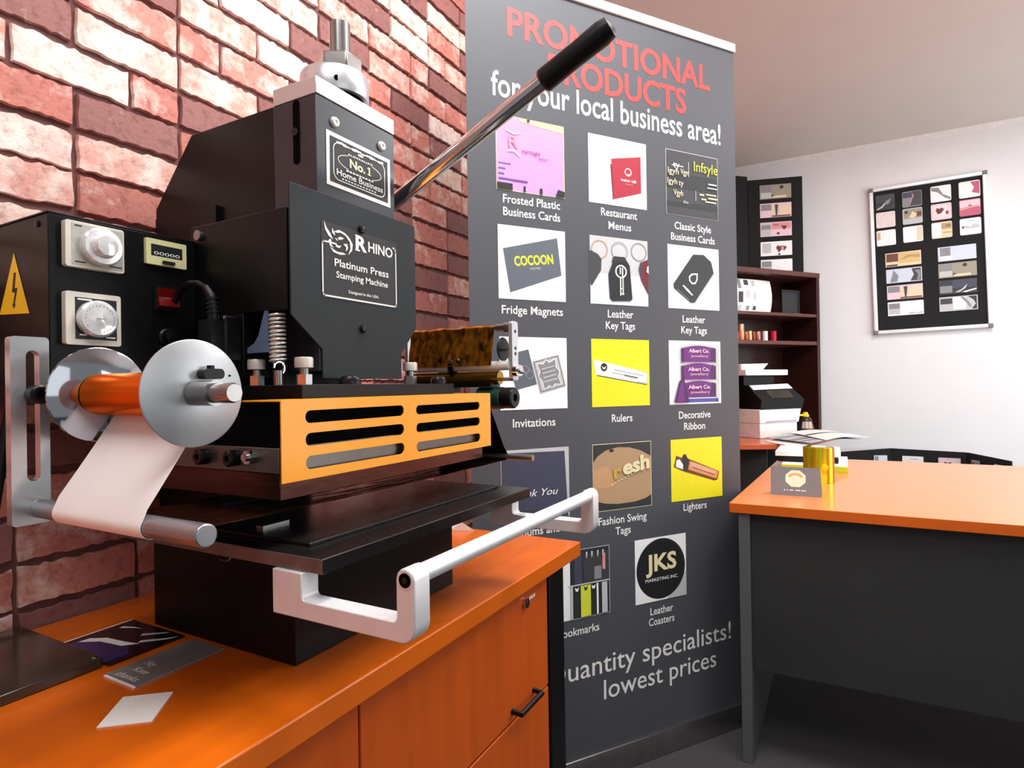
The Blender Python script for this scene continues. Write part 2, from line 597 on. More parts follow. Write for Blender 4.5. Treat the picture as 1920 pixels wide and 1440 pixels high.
def press_body():
    b = MB().box(-0.169, 0.169, 0.0, 0.288, 0.0, 0.1452)
    base = b.build('base', 'black_paint', press, bevel=0.0015)
    h = MB()
    h.cyl((0.124, 0.0, 0.112), (0.124, -0.004, 0.112), 0.006, 6)
    h.cyl((0.124, -0.004, 0.112), (0.124, -0.009, 0.112), 0.003, 12)
    h.build('screw', 'steel', base)
    h = MB().tube([(-0.1695, 0.13 + 0.014 * math.cos(a), 0.118 + 0.006 * math.sin(a)) for a in [i * 0.45 for i in range(13)]], 0.0014, 6)
    h.build('wire_loop', 'steel', base)
    MB().box(-0.09, 0.09, 0.25, 0.405, 0.1452, 0.62).build('column', 'black_paint', press)
    # head: side plates with a sloping back
    b = MB().prism([(0.1285, 0.34), (0.1285, 0.7445), (0.32, 0.7445), (0.418, 0.64), (0.418, 0.34)], 'yz', -0.0815, 0.0815)
    head = b.build('head_shell', 'black_paint', press, bevel=0.001)
    c = MB().box(-0.131, 0.131, 0.0485, 0.25, 0.441, 0.5755)
    c.box(-0.131, 0.131, 0.1365, 0.25, 0.352, 0.4412)
    cas = c.build('casing', 'black_paint', press, bevel=0.0015)
    MB().cyl((-0.131, 0.2285, 0.5605), (-0.136, 0.2285, 0.5605), 0.0075, 20).build('screw', 'steel', cas)
    MB().prism([(0.0925, 0.4415), (0.087, 0.4415), (0.087, 0.386), (0.128, 0.386), (0.128, 0.393), (0.114, 0.399), (0.105, 0.409), (0.0995, 0.424)], 'yz', -0.1312, -0.1285).build('gap_plate', 'gap_blue', cas)  # made-up blue plate where a gap lets the background show through
    # ram block behind the cover
    r = MB().box(-0.082, 0.082, 0.0435, 0.128, 0.36, 0.743)
    ram = r.build('ram_housing', 'charcoal_head', press, bevel=0.001)
    s = MB().prism(rounded(0.0755, 0.0875, 0.652, 0.7425, 0.0058), 'yz', -0.0832, -0.0822)
    s.build('slot_shade', 'black_void', ram)  # raised black plate, the slot's inner shade put into its colour
    MB().cyl((-0.0832, 0.0815, 0.697), (-0.0855, 0.0815, 0.697), 0.0062, 6).build('slot_screw', 'black_steel', ram)
    for x in (-0.048, 0.0515):
        MB().lathe([(0.0075, 0.0), (0.0075, 0.002), (0.006, 0.0045), (0.003, 0.0048), (0.0022, 0.003)], (x, 0.0436, 0.7155), (0, -1, 0), 20).build('screw', 'label_silver', ram)
    # round nameplate above
    n = MB()
    yy = 0.0425
    n.box(-0.0645, 0.0708, yy, yy + 0.001, 0.6232, 0.7)
    n.flat(rounded(-0.0585, 0.0648, 0.6292, 0.694, 0.001), yy - 0.0002, 1)
    o, i = rounded(-0.052, 0.0578, 0.634, 0.6885, 0.011), rounded(-0.0507, 0.0565, 0.6353, 0.6872, 0.0098)
    n.ring(o, i, yy - 0.0004, 0)
    n.ring(ellipse(0.003, 0.6655, 0.0465, 0.0128, 40), ellipse(0.003, 0.6655, 0.0453, 0.0118, 40), yy - 0.0005, 0)
    n.rect(-0.026, 0.031, 0.6756, 0.680, yy - 0.0006, 1)
    n.text("AUSTRALIA'S", yy - 0.0008, 0.6764, 0.0028, -0.024, 0.029, m=0, bold=0.01)
    n.rect(-0.029, 0.034, 0.6505, 0.6555, yy - 0.0006, 1)
    for k in range(9):
        n.rect(-0.027 + 0.0066 * k, -0.0222 + 0.0066 * k, 0.6518, 0.6541, yy - 0.0008, 0)
    n.text('No.', yy - 0.0008, 0.6602, 0.0118, -0.020, 0.0125, m=2, bold=0.035)
    n.flat([(0.0175, 0.6602), (0.0255, 0.6602), (0.0255, 0.6617), (0.0232, 0.6617), (0.0232, 0.6722), (0.0204, 0.6722), (0.0172, 0.6702), (0.0176, 0.6688), (0.0202, 0.6696), (0.0202, 0.6617), (0.0175, 0.6617)], yy - 0.0008, 2)
    n.text('Home Business', yy - 0.0008, 0.6418, 0.0085, -0.046, 0.052, m=0, bold=0.015)
    for k in range(12):
        n.rect(-0.036 + 0.0062 * k, -0.0322 + 0.0062 * k, 0.6372, 0.6392, yy - 0.0008, 0)
    for k in range(16):
        a = -0.046 + k * 0.0062
        n.rect(a, a + 0.0068, 0.6868 + 0.0008 * math.sin(k * 2.1), 0.6896 + 0.001 * math.sin(k * 1.3), yy - 0.0009, 0)
    n.flat(ellipse(0.003, 0.6838, 0.006, 0.0018, 14), yy - 0.0009, 0)
    n.build('award_plate', ['label_silver', 'print_black', 'print_cream'], ram, smooth=0)
    # aluminium cap plate and adjuster
    cap = MB().box(-0.0822, 0.0822, 0.0425, 0.1285, 0.7442, 0.768).build('cap_plate', 'aluminium', press, bevel=0.001)
    k = MB()
    k.cyl((0, 0.089, 0.768), (0, 0.089, 0.7745), 0.0435, 40, 1)
    k.lathe([(0.050, 0.0), (0.051, 0.003), (0.051, 0.033), (0.049, 0.036)], (0, 0.089, 0.7745), seg=48)
    k.cyl((-0.0335, 0.052, 0.788), (-0.0340, 0.0505, 0.788), 0.0042, 14, 2)
    kk = k.build('adjuster_collar', ['aluminium', 'black_void', 'black_void'], press)
    MB().cyl((0.012, 0.089, 0.8105), (0.012, 0.089, 0.845), 0.034, 6).build('lock_nut', 'steel', kk, bevel=0.002)
    MB().cyl((0.012, 0.089, 0.845), (0.012, 0.089, 0.90), 0.016, 24).build('adjusting_screw', 'steel', kk)
    # front cover
    f = MB().prism([(-0.1318, 0.6068), (-0.132, 0.4335), (-0.0788, 0.390), (-0.0788, 0.350), (0.090, 0.350), (0.090, 0.390), (0.130, 0.4345), (0.1297, 0.6068)], 'xz', 0.0405, 0.0433)
    cov = f.build('front_cover', 'charcoal_cover', press, bevel=0.0006)
    for z in (0.5725, 0.4243):
        MB().lathe([(0.0062, 0.0), (0.0062, 0.0025), (0.0048, 0.0050), (0.002, 0.0058)], (0.0005, 0.0405, z), (0, -1, 0), 18).build('screw', 'black_steel', cov)
    n = MB()
    y = 0.0400
    n.rect(-0.079, 0.081, 0.4625, 0.5685, y, 1)
    out = [(-0.0525, 0.5408), (-0.0745, 0.5408), (-0.0772, 0.538), (-0.0772, 0.4685), (-0.0745, 0.4655), (0.0755, 0.4655), (0.0785, 0.4685), (0.0785, 0.5535), (0.0765, 0.558), (0.072, 0.559)]
    for a, c in zip(out, out[1:]):
        dx, dz = c[0] - a[0], c[1] - a[1]
        L = math.hypot(dx, dz)
        ux, uz = dx / L * 0.001, dz / L * 0.001
        n.flat([(a[0] - ux - uz * 1.1, a[1] - uz + ux * 1.1), (c[0] + ux - uz * 1.1, c[1] + uz + ux * 1.1), (c[0] + ux + uz * 1.1, c[1] + uz - ux * 1.1), (a[0] - ux + uz * 1.1, a[1] - uz - ux * 1.1)], y - 0.0003, 0)
    n.text('R', y - 0.0005, 0.5405, 0.021, -0.0125, 0.0115, bold=0.035)
    n.rect(-0.0138, -0.004, 0.5390, 0.5412, y - 0.0008)
    n.rect(-0.0138, -0.006, 0.5603, 0.5625, y - 0.0008)
    n.text('HINO', y - 0.0005, 0.5425, 0.0145, 0.0145, 0.0705, bold=0.02)
    n.text('Platinum Press', y - 0.0005, 0.5095, 0.0105, -0.055, 0.060, bold=0.012)
    n.text('Stamping Machine', y - 0.0005, 0.4935, 0.0088, -0.052, 0.058, bold=0.012)
    n.text('Designed in the USA.', y - 0.0005, 0.474, 0.0042, -0.028, 0.037, bold=0.01)
    # rhinoceros head emblem: horn, ear, brow, cheek, muzzle as curved strokes
    X = lambda px, pz: (-0.0755 + px * 0.0605, 0.5275 + pz * 0.042)
    for poly in ([(0.02, 1.0), (0.05, 0.72), (0.16, 0.52), (0.30, 0.44), (0.22, 0.62), (0.10, 0.78)],
                 [(0.27, 0.83), (0.27, 0.66), (0.36, 0.58), (0.36, 0.66)],
                 [(0.22, 0.45), (0.14, 0.36), (0.20, 0.20), (0.32, 0.16), (0.24, 0.26), (0.25, 0.38)],
                 [(0.20, 0.16), (0.30, 0.02), (0.52, -0.02), (0.72, 0.04), (0.62, 0.08), (0.42, 0.06), (0.30, 0.12)],
                 [(0.33, 0.72), (0.48, 0.82), (0.66, 0.78), (0.82, 0.66), (0.94, 0.46), (0.92, 0.24), (0.78, 0.04), (0.86, 0.28), (0.84, 0.50), (0.70, 0.68), (0.54, 0.74), (0.42, 0.70)],
                 [(0.44, 0.52), (0.52, 0.60), (0.66, 0.58), (0.58, 0.52), (0.50, 0.48)],
                 [(0.38, 0.36), (0.44, 0.28), (0.56, 0.30), (0.50, 0.20), (0.38, 0.22)],
                 [(0.62, 0.38), (0.72, 0.28), (0.70, 0.14), (0.78, 0.26), (0.76, 0.42)],
                 [(0.36, 0.50), (0.42, 0.44), (0.46, 0.44), (0.40, 0.52)]):
        n.flat([X(*q) for q in poly], y - 0.0006, 2)
    n.build('name_plate', ['print_white', 'print_black', 'label_silver'], cov, smooth=0)
    # lever
    l = MB()
    a, c = Vector((0.124, 0.150, 0.6184)), Vector((0.124, -0.205, 0.7855))
    l.tube([a, a.lerp(c, 0.25), c], 0.0125, 24)
    lev = l.build('lever', 'chrome', press)
    MB().cyl((0.0825, 0.150, 0.6184), (0.140, 0.150, 0.6184), 0.026, 32).build('lever_hub', 'black_steel', lev, bevel=0.002)
    d = (c - a).normalized()
    MB().lathe([(0.014, 0.0), (0.0175, 0.004), (0.0165, 0.06), (0.0175, 0.105), (0.015, 0.118), (0.008, 0.122)], c - d * 0.002, d, 24).build('grip', 'black_plastic', lev)


def press_bed():
    # top plate carrying bolts, springs and hooks
    MB().box(-0.1525, 0.18, 0.0, 0.21, 0.3225, 0.3415).build('head_plate', 'black_paint', press, bevel=0.001)
    blk = MB().box(-0.2185, 0.2185, -0.0350, 0.205, 0.2705, 0.3222).build('heater_block', 'black_void', press)
    s = MB().box(-0.2195, 0.2195, -0.0372, 0.206, 0.2414, 0.2704)
    strip = s.build('heater_plate', 'heater_steel', press, bevel=0.001)
    for y, z, r in ((0.0904, 0.2566, 0.0095), (0.0353, 0.2571, 0.0095)):
        MB().lathe([(0.0075, 0.0), (r, 0.001), (r, 0.011), (r * 0.8, 0.0125), (0.004, 0.0125), (0.004, 0.008)], (-0.2195, y, z), (-1, 0, 0), 20).build('cap_screw', 'black_steel', strip)
    h = MB()
    h.cyl((-0.2195, 0.0065, 0.2595), (-0.2275, 0.0065, 0.2595), 0.0085, 6)
    h.cyl((-0.2275, 0.0065, 0.2595), (-0.2315, 0.0065, 0.2595), 0.0045, 14)
    h.build('hex_nut', 'chrome', strip)
    MB().box(-0.216, 0.216, -0.0340, 0.205, 0.211, 0.2413).build('die_holder', 'bronze_sheen', press, bevel=0.001)
    # yellow guard: slotted front with a folded top flange
    y0, y1 = -0.0462, -0.0445
    holes = []
    for x0, x1, z0, z1 in ((-0.1895, -0.0125, 0.2965, 0.3112), (-0.1895, -0.0125, 0.2700, 0.2852), (-0.1895, -0.0125, 0.2432, 0.2588),
                           (0.0150, 0.1892, 0.2965, 0.3098), (0.0150, 0.1892, 0.2700, 0.2838), (0.0150, 0.1897, 0.2425, 0.2566)):
        holes.append(rounded(x0, x1, z0, z1, (z1 - z0) * 0.49, 6))
    g = MB().plate([(-0.2234, 0.2322), (0.2246, 0.2322), (0.2246, 0.3236), (-0.2234, 0.3236)], holes, 'xz', y0, y1)
    g.box(-0.2234, 0.2246, y1, 0.018, 0.3222, 0.3238)
    g.build('guard', 'yellow_guard', press, smooth=20)
    # bolts and spring on the left, bolt on the right
    for x, y in ((-0.1215, 0.122), (-0.1215, 0.030), (0.118, 0.045)):
        z = 0.3415
        bo = MB()
        bo.cyl((x, y, z), (x, y, z + 0.0135), 0.0105, 6, 1)
        bo.cyl((x, y, z + 0.0135), (x, y, z + 0.024), 0.0060, 18, 1)
        bo.lathe([(0.0085, 0.0), (0.0118, 0.001), (0.0118, 0.0125), (0.0108, 0.0145)], (x, y, z + 0.0215), seg=26)
        bo.build('clamp_bolt', ['bolt_cap', 'steel'], press)
    sp = MB()
    x, y = -0.1225, 0.078
    pts = []
    for i in range(12 * 14 + 1):
        a = 2 * math.pi * i / 14
        pts.append((x + 0.0098 * math.cos(a), y + 0.0098 * math.sin(a), 0.372 + 0.066 * i / (12 * 14)))
    sp.tube(pts, 0.0017, 7)
    spring = sp.build('spring', 'spring_wire', press)
    q = MB()
    q.cyl((x, y, 0.3415), (x, y, 0.3615), 0.0062, 18)
    q.build('hook_post', 'steel', spring)
    MB().tube([(x + 0.0085 * math.cos(a), y - 0.002, 0.3645 + 0.0085 * math.sin(a)) for a in [R(-80 + i * 20) for i in range(14)]], 0.0017, 7).build('hook', 'chrome', spring)
    for x, y, r in ((-0.052, 0.016, 0.015), (0.152, 0.012, 0.013)):
        MB().lathe([(r, 0), (r, 0.006), (r * 0.8, 0.011), (r * 0.4, 0.0125)], (x, y, 0.3415), seg=20).build('locating_knob', 'black_steel', press)
    # platen
    pl = MB().box(-0.2345, 0.2345, -0.117, 0.272, 0.1453, 0.1613)
    pl.m[3] = pl.m[5] = 1
    pl = pl.build('platen', ['black_steel', 'platen_edge'], press, bevel=0.0012)
    MB().box(-0.2045, 0.2142, -0.0668, 0.22, 0.1613, 0.1652).build('die_board', 'black_steel', pl, bevel=0.0008)
    MB().box(-0.18, -0.14, 0.04, 0.052, 0.1652, 0.1682).build('paper_stop', 'steel', pl)
    # pull handle
    def arc(cy, cz, r, a0, a1, n=6):
        return [(cy + r * math.cos(R(a0 + (a1 - a0) * i / n)), cz + r * math.sin(R(a0 + (a1 - a0) * i / n))) for i in range(n + 1)]
    prof = [(-0.048, 0.1452), (-0.048, 0.0985), (-0.049, 0.0978)] + arc(-0.2215, 0.1148, 0.017, 270, 180) + arc(-0.2277, 0.1575, 0.0108, 180, 0) + \
        arc(-0.212, 0.1218, 0.005, 180, 270) + arc(-0.0966, 0.1218, 0.005, 270, 360) + [(-0.0916, 0.1452)]
    hb = MB().cyl((-0.2397, -0.2277, 0.1575), (0.2397, -0.2277, 0.1575), 0.0092, 32)
    hd = hb.build('handle_bar', 'satin_aluminium', press)
    for x in (-0.2394, 0.2394):
        s = 1 if x < 0 else -1
        br = MB().prism(prof, 'yz', min(x, x + s * 0.0236), max(x, x + s * 0.0236)).build('handle_bracket', 'satin_aluminium', press, bevel=0.0012)
        e = MB().cyl((x - s * 0.0004, -0.2277, 0.1575), (x - s * 0.0010, -0.2277, 0.1575), 0.0068, 24)
        e.cyl((x - s * 0.0010, -0.2277, 0.1575), (x - s * 0.0013, -0.2277, 0.1575), 0.0034, 6, 1)
        e.build('bar_plug', ['black_void', 'black_steel'], br)


def control_box():
    b = MB().box(-0.317, -0.1325, 0.2385, 0.4225, 0.321, 0.550)
    b.box(-0.3185, -0.1325, 0.2365, 0.4225, 0.550, 0.5525)
    b.box(-0.3172, -0.1327, 0.2368, 0.2385, 0.321, 0.550)
    box = b.build('control_box', 'black_paint', press, bevel=0.001)
    y = 0.2365
    # timer with clear knob
    t = MB()
    t.prism(rounded(-0.3038, -0.2368, 0.4885, 0.5445, 0.003), 'xz', y - 0.009, y + 0.002)
    t.rect(-0.2975, -0.2385, 0.4915, 0.5415, y - 0.0092, 1)
    t.lathe([(0.0235, 0.0), (0.0235, 0.008), (0.0215, 0.010), (0.0150, 0.0100), (0.0135, 0.0150), (0.012, 0.019), (0.006, 0.020)], (-0.2655, y - 0.0092, 0.517), (0, -1, 0), 36, 2)
    for x0, x1, z in ((-0.294, -0.286, 0.5385), (-0.294, -0.282, 0.4945), (-0.255, -0.240, 0.4945)):
        t.rect(x0, x1, z, z + 0.0015, y - 0.0095, 3)
    t.build('heat_timer', ['timer_beige', 'dial_grey', 'dial_clear', 'print_black'], box, smooth=30)
    t = MB()
    t.prism(rounded(-0.3045, -0.2418, 0.394, 0.4585, 0.003), 'xz', y - 0.009, y + 0.002)
    t.rect(-0.2945, -0.247, 0.401, 0.452, y - 0.0092, 1)
    t.lathe([(0.0228, 0.0), (0.0228, 0.007), (0.020, 0.0095), (0.008, 0.0105), (0.004, 0.012)], (-0.2712, y - 0.0092, 0.4265), (0, -1, 0), 36, 2)
    t.box(-0.276, -0.2665, y - 0.0215, y - 0.0195, 0.4255, 0.4275, 3)
    for i in range(20):
        a = R(-120 + i * 15)
        t.box(-0.2712 + 0.0165 * math.sin(a) - 0.0005, -0.2712 + 0.0165 * math.sin(a) + 0.0005, y - 0.0195, y - 0.0185, 0.4265 + 0.0165 * math.cos(a) - 0.0008, 0.4265 + 0.0165 * math.cos(a) + 0.0008, 3)
    for x0, x1, z in ((-0.292, -0.276, 0.4488), (-0.260, -0.249, 0.4035), (-0.290, -0.282, 0.4055)):
        t.rect(x0, x1, z, z + 0.0018, y - 0.0095, 4)
    t.build('dwell_timer', ['timer_beige', 'print_black', 'dial_clear', 'dial_grey', 'print_white'], box, smooth=30)
    c = MB()
    c.prism(rounded(-0.2062, -0.1498, 0.5085, 0.5435, 0.0015), 'xz', y - 0.005, y + 0.002)
    c.rect(-0.1997, -0.156, 0.5207, 0.5362, y - 0.0052, 1)
    c.text('00000', y - 0.0054, 0.5225, 0.0042, -0.196, -0.160, m=2)
    c.prism(rounded(-0.185, -0.1675, 0.511, 0.5155, 0.0018), 'xz', y - 0.0075, y - 0.005, 1)
    c.build('counter', ['counter_cream', 'print_black', 'print_white'], box, smooth=30)
    s = MB()
    s.prism(rounded(-0.195, -0.158, 0.446, 0.482, 0.002), 'xz', y - 0.003, y + 0.001, 1)
    s.prism([(y - 0.003, 0.451), (y - 0.009, 0.453), (y - 0.005, 0.4655), (y - 0.008, 0.477), (y - 0.003, 0.478)], 'yz', -0.1905, -0.1625)
    s.build('power_switch', ['switch_red', 'black_plastic'], box, smooth=20)
    f = MB()
    f.lathe([(0.0125, 0.0), (0.0125, 0.002), (0.0105, 0.004), (0.0085, 0.004), (0.008, 0.012), (0.003, 0.013)], (-0.1762, y, 0.4105), (0, -1, 0), 26, 0)
    f.build('fuse_cap', 'black_plastic', box)
    w = MB()
    x = -0.3175
    tri = [(0.2846, 0.4337), (0.3622, 0.4372), (0.3222, 0.512)]
    w.add([(x, a, b_) for a, b_ in tri], [(0, 1, 2)], 0)
    bolt = [(0.3300, 0.487), (0.3262, 0.4675), (0.3335, 0.4675), (0.3255, 0.4475), (0.3285, 0.4475), (0.3235, 0.4425), (0.3195, 0.4485), (0.3222, 0.4485), (0.3272, 0.4628), (0.3192, 0.4628), (0.3245, 0.487)]
    bolt = [(0.646 - a + 0.001, b_) for a, b_ in bolt]
    w.add([(x - 0.0003, a, b_) for a, b_ in bolt], [list(range(len(bolt)))], 1)
    w.build('voltage_sticker', ['sticker_yellow', 'print_black'], box, smooth=0)
    for yy, zz in ((0.262, 0.540), (0.262, 0.36)):
        MB().lathe([(0.004, 0), (0.004, 0.0015), (0.002, 0.0025)], (-0.317, yy, zz), (-1, 0, 0), 14).build('side_screw', 'black_steel', box)
    # plug on the casing side with its bent cable
    p = MB()
    p.box(-0.158, -0.131, 0.1375, 0.180, 0.374, 0.437)
    plug = p.build('power_inlet', 'black_plastic', press, bevel=0.003)
    c = MB()
    c.box(-0.176, -0.158, 0.140, 0.168, 0.385, 0.430)
    pts = [(-0.167, 0.148, 0.430), (-0.167, 0.148, 0.446), (-0.168, 0.151, 0.462), (-0.169, 0.161, 0.474), (-0.170, 0.176, 0.481), (-0.170, 0.195, 0.482), (-0.169, 0.215, 0.476), (-0.168, 0.232, 0.462), (-0.165, 0.2365, 0.45)]
    c.tube(pts[:4], [0.008, 0.0075, 0.0065, 0.0055], 12)
    c.tube(pts[2:], 0.0045, 10)
    for i in range(4):
        c.lathe([(0.0092, 0), (0.0092, 0.003)], (-0.167, 0.1482 + 0.001 * i, 0.438 + 0.006 * i), (0, 0.15, 1), 14)
    c.build('plug_with_cable', 'black_plastic', plug)
    for yy, zz in ((0.165, 0.4315), (0.139, 0.4335), (0.151, 0.377)):
        MB().lathe([(0.0032, 0), (0.0032, 0.0015), (0.0015, 0.0025)], (-0.158, yy, zz), (-1, 0, 0), 12).build('inlet_screw', 'chrome', plug)


def unwinder():
    cx, cz = -0.3234, 0.3335
    # slotted upright with carrier arm
    yb = 0.158
    bar = MB().plate(rounded(-0.387, -0.3525, 0.199, 0.395, 0.004, 4), [rounded(-0.3735, -0.3615, 0.2440, 0.3805, 0.0058, 6)], 'xz', yb, yb + 0.011)
    up = bar.build('foil_upright', 'upright_alu', press, smooth=25)
    MB().lathe([(0.010, 0), (0.010, 0.012), (0.008, 0.0135), (0.005, 0.0135), (0.005, 0.009)], (-0.3655, yb - 0.0005, 0.3345), (0, -1, 0), 22).build('socket_screw', 'black_plastic', up)
    MB().box(-0.366, -0.1525, yb + 0.0112, yb + 0.0215, 0.328, 0.341).build('carrier_arm', 'black_paint', press)
    ax = MB()
    ax.cyl((cx, yb + 0.0105, cz), (cx, -0.058, cz), 0.0075, 22)
    ax.cyl((cx, -0.050, cz), (cx, -0.078, cz), 0.0118, 24)
    ax.lathe([(0.0092, 0.0), (0.0092, 0.028), (0.0080, 0.0305)], (cx, -0.074, cz), (0, -1, 0), 24)
    ax.build('foil_axle', 'steel', press)
    d = MB().lathe([(0.0496, 0.0), (0.0505, 0.0006), (0.0505, 0.0022), (0.0496, 0.0028)], (cx, 0.1185, cz), (0, -1, 0), 64)
    d.build('back_disc', 'mirror_disc', press)
    d = MB().lathe([(0.0500, 0.0), (0.0510, 0.0006), (0.0510, 0.0022), (0.0500, 0.0028)], (cx, -0.0445, cz), (0, -1, 0), 64)
    fd = d.build('front_disc', 'zinc_disc', press)
    w = MB()
    w.prism(rounded(-0.3215, -0.3000, 0.3468, 0.3568, 0.0045), 'xz', -0.0585, -0.0475)
    w.cyl((-0.311, -0.053, 0.3568), (-0.311, -0.053, 0.3600), 0.0035, 10)
    w.build('wing_screw', 'black_plastic', fd)
    MB().cyl((-0.2865, -0.0472, 0.3505), (-0.2865, -0.0478, 0.3505), 0.0011, 10).build('hole', 'black_void', fd)
    MB().cyl((-0.361, yb + 0.001, 0.2145), (-0.361, -0.1176, 0.2145), 0.0102, 28).build('guide_rod', 'rod_steel', press, bevel=0.0015)


def rewinder():
    X = 0.29
    MB().cyl((X, -0.0955, 0.205), (X, 0.17, 0.205), 0.0055, 18).build('guide_rod', 'steel', press)
    fr = MB()
    fr.prism(rounded(X - 0.0105, X + 0.0125, 0.3455, 0.4545, 0.006, 4), 'xz', -0.062, -0.054)
    fr.prism(rounded(X - 0.0105, X + 0.0125, 0.3455, 0.4545, 0.006, 4), 'xz', 0.178, 0.186)
    fr.box(X + 0.006, X + 0.0125, -0.054, 0.178, 0.345, 0.352)
    side = fr.build('rewind_frame', 'aluminium', press, bevel=0.0008)
    for z in (0.436, 0.405, 0.395):
        MB().cyl((X + 0.001, -0.0618, z), (X + 0.001, -0.0626, z), 0.0032, 10).build('frame_screw', 'black_steel', side)
    u = MB()
    u.cyl((X, -0.054, 0.4445), (X, 0.178, 0.4445), 0.0052, 20)
    u.lathe([(0.0085, 0.0), (0.0095, 0.001), (0.0095, 0.013), (0.0075, 0.014), (0.0075, 0.030)], (X, -0.054, 0.4445), (0, 1, 0), 24)
    u.build('upper_roller', 'steel', press)
    MB().lathe([(0.003, -0.0015), (0.0215, -0.0015), (0.0225, 0.0), (0.0215, 0.0015), (0.003, 0.0015)], (X + 0.001, -0.036, 0.404), (0, 1, 0), 30).build('edge_spool', 'black_plastic', press)
    MB().cyl((X + 0.001, -0.0535, 0.404), (X + 0.001, -0.0365, 0.404), 0.0035, 12).build('spool_pin', 'steel', press)
    l = MB()
    l.cyl((X - 0.006, -0.054, 0.3735), (X - 0.006, 0.178, 0.3735), 0.0088, 24)
    l.lathe([(0.0088, 0), (0.0108, 0.001), (0.0108, 0.026), (0.0088, 0.027)], (X - 0.006, 0.078, 0.3735), (0, 1, 0), 24)
    lb = l.build('lower_bar', 'satin_aluminium', press)
    k = MB()
    k.lathe([(0.0122, 0), (0.0122, 0.010)], (X - 0.006, 0.066, 0.3735), (0, 1, 0), 22)
    k.box(X - 0.012, X, 0.066, 0.076, 0.352, 0.3735)
    k.lathe([(0.004, 0), (0.006, 0.002), (0.006, 0.009), (0.004, 0.0105)], (X - 0.012, 0.055, 0.381), (-0.4, -0.5, 0.7), 14)
    k.lathe([(0.004, 0), (0.0055, 0.002), (0.0055, 0.008), (0.004, 0.0095)], (X - 0.014, 0.07, 0.379), (-0.8, -0.2, 0.4), 14)
    k.build('bar_clamp', 'black_plastic', lb)
    s = MB()
    s.prism(rounded(X - 0.016, X + 0.013, 0.3535, 0.374, 0.009, 5), 'xz', -0.0715, -0.0625)
    for dx, dz in ((-0.008, 0.365), (0.0, 0.362), (0.007, 0.3615)):
        s.lathe([(0.0038, 0), (0.0038, 0.003), (0.002, 0.0045)], (X + dx, -0.0715, dz), (0, -1, 0), 12)
    s.lathe([(0.0042, 0), (0.0052, 0.001), (0.0052, 0.012), (0.004, 0.0135)], (X + 0.012, -0.058, 0.368), (1, -0.2, 0), 14)
    s.build('swing_arm', 'chrome', press)
    m = MB()
    m.lathe([(0.0185, 0.0), (0.0205, 0.002), (0.0205, 0.050)], (X, -0.036, 0.3138), (0, 1, 0), 30, 0)
    m.lathe([(0.0195, 0.0), (0.0195, 0.022), (0.0170, 0.025), (0.0075, 0.025), (0.0070, 0.018)], (X, -0.036, 0.3138), (0, -1, 0), 30, 1)
    m.build('drive_motor', ['motor_green', 'black_plastic'], press)
    b = MB()
    b.box(X - 0.105, X - 0.006, 0.055, 0.075, 0.3255, 0.341)
    b.box(X - 0.020, X + 0.006, -0.02, 0.17, 0.3345, 0.3435)
    b.build('rewind_mount', 'black_paint', press)


press_body()
press_bed()
control_box()
unwinder()
rewinder()


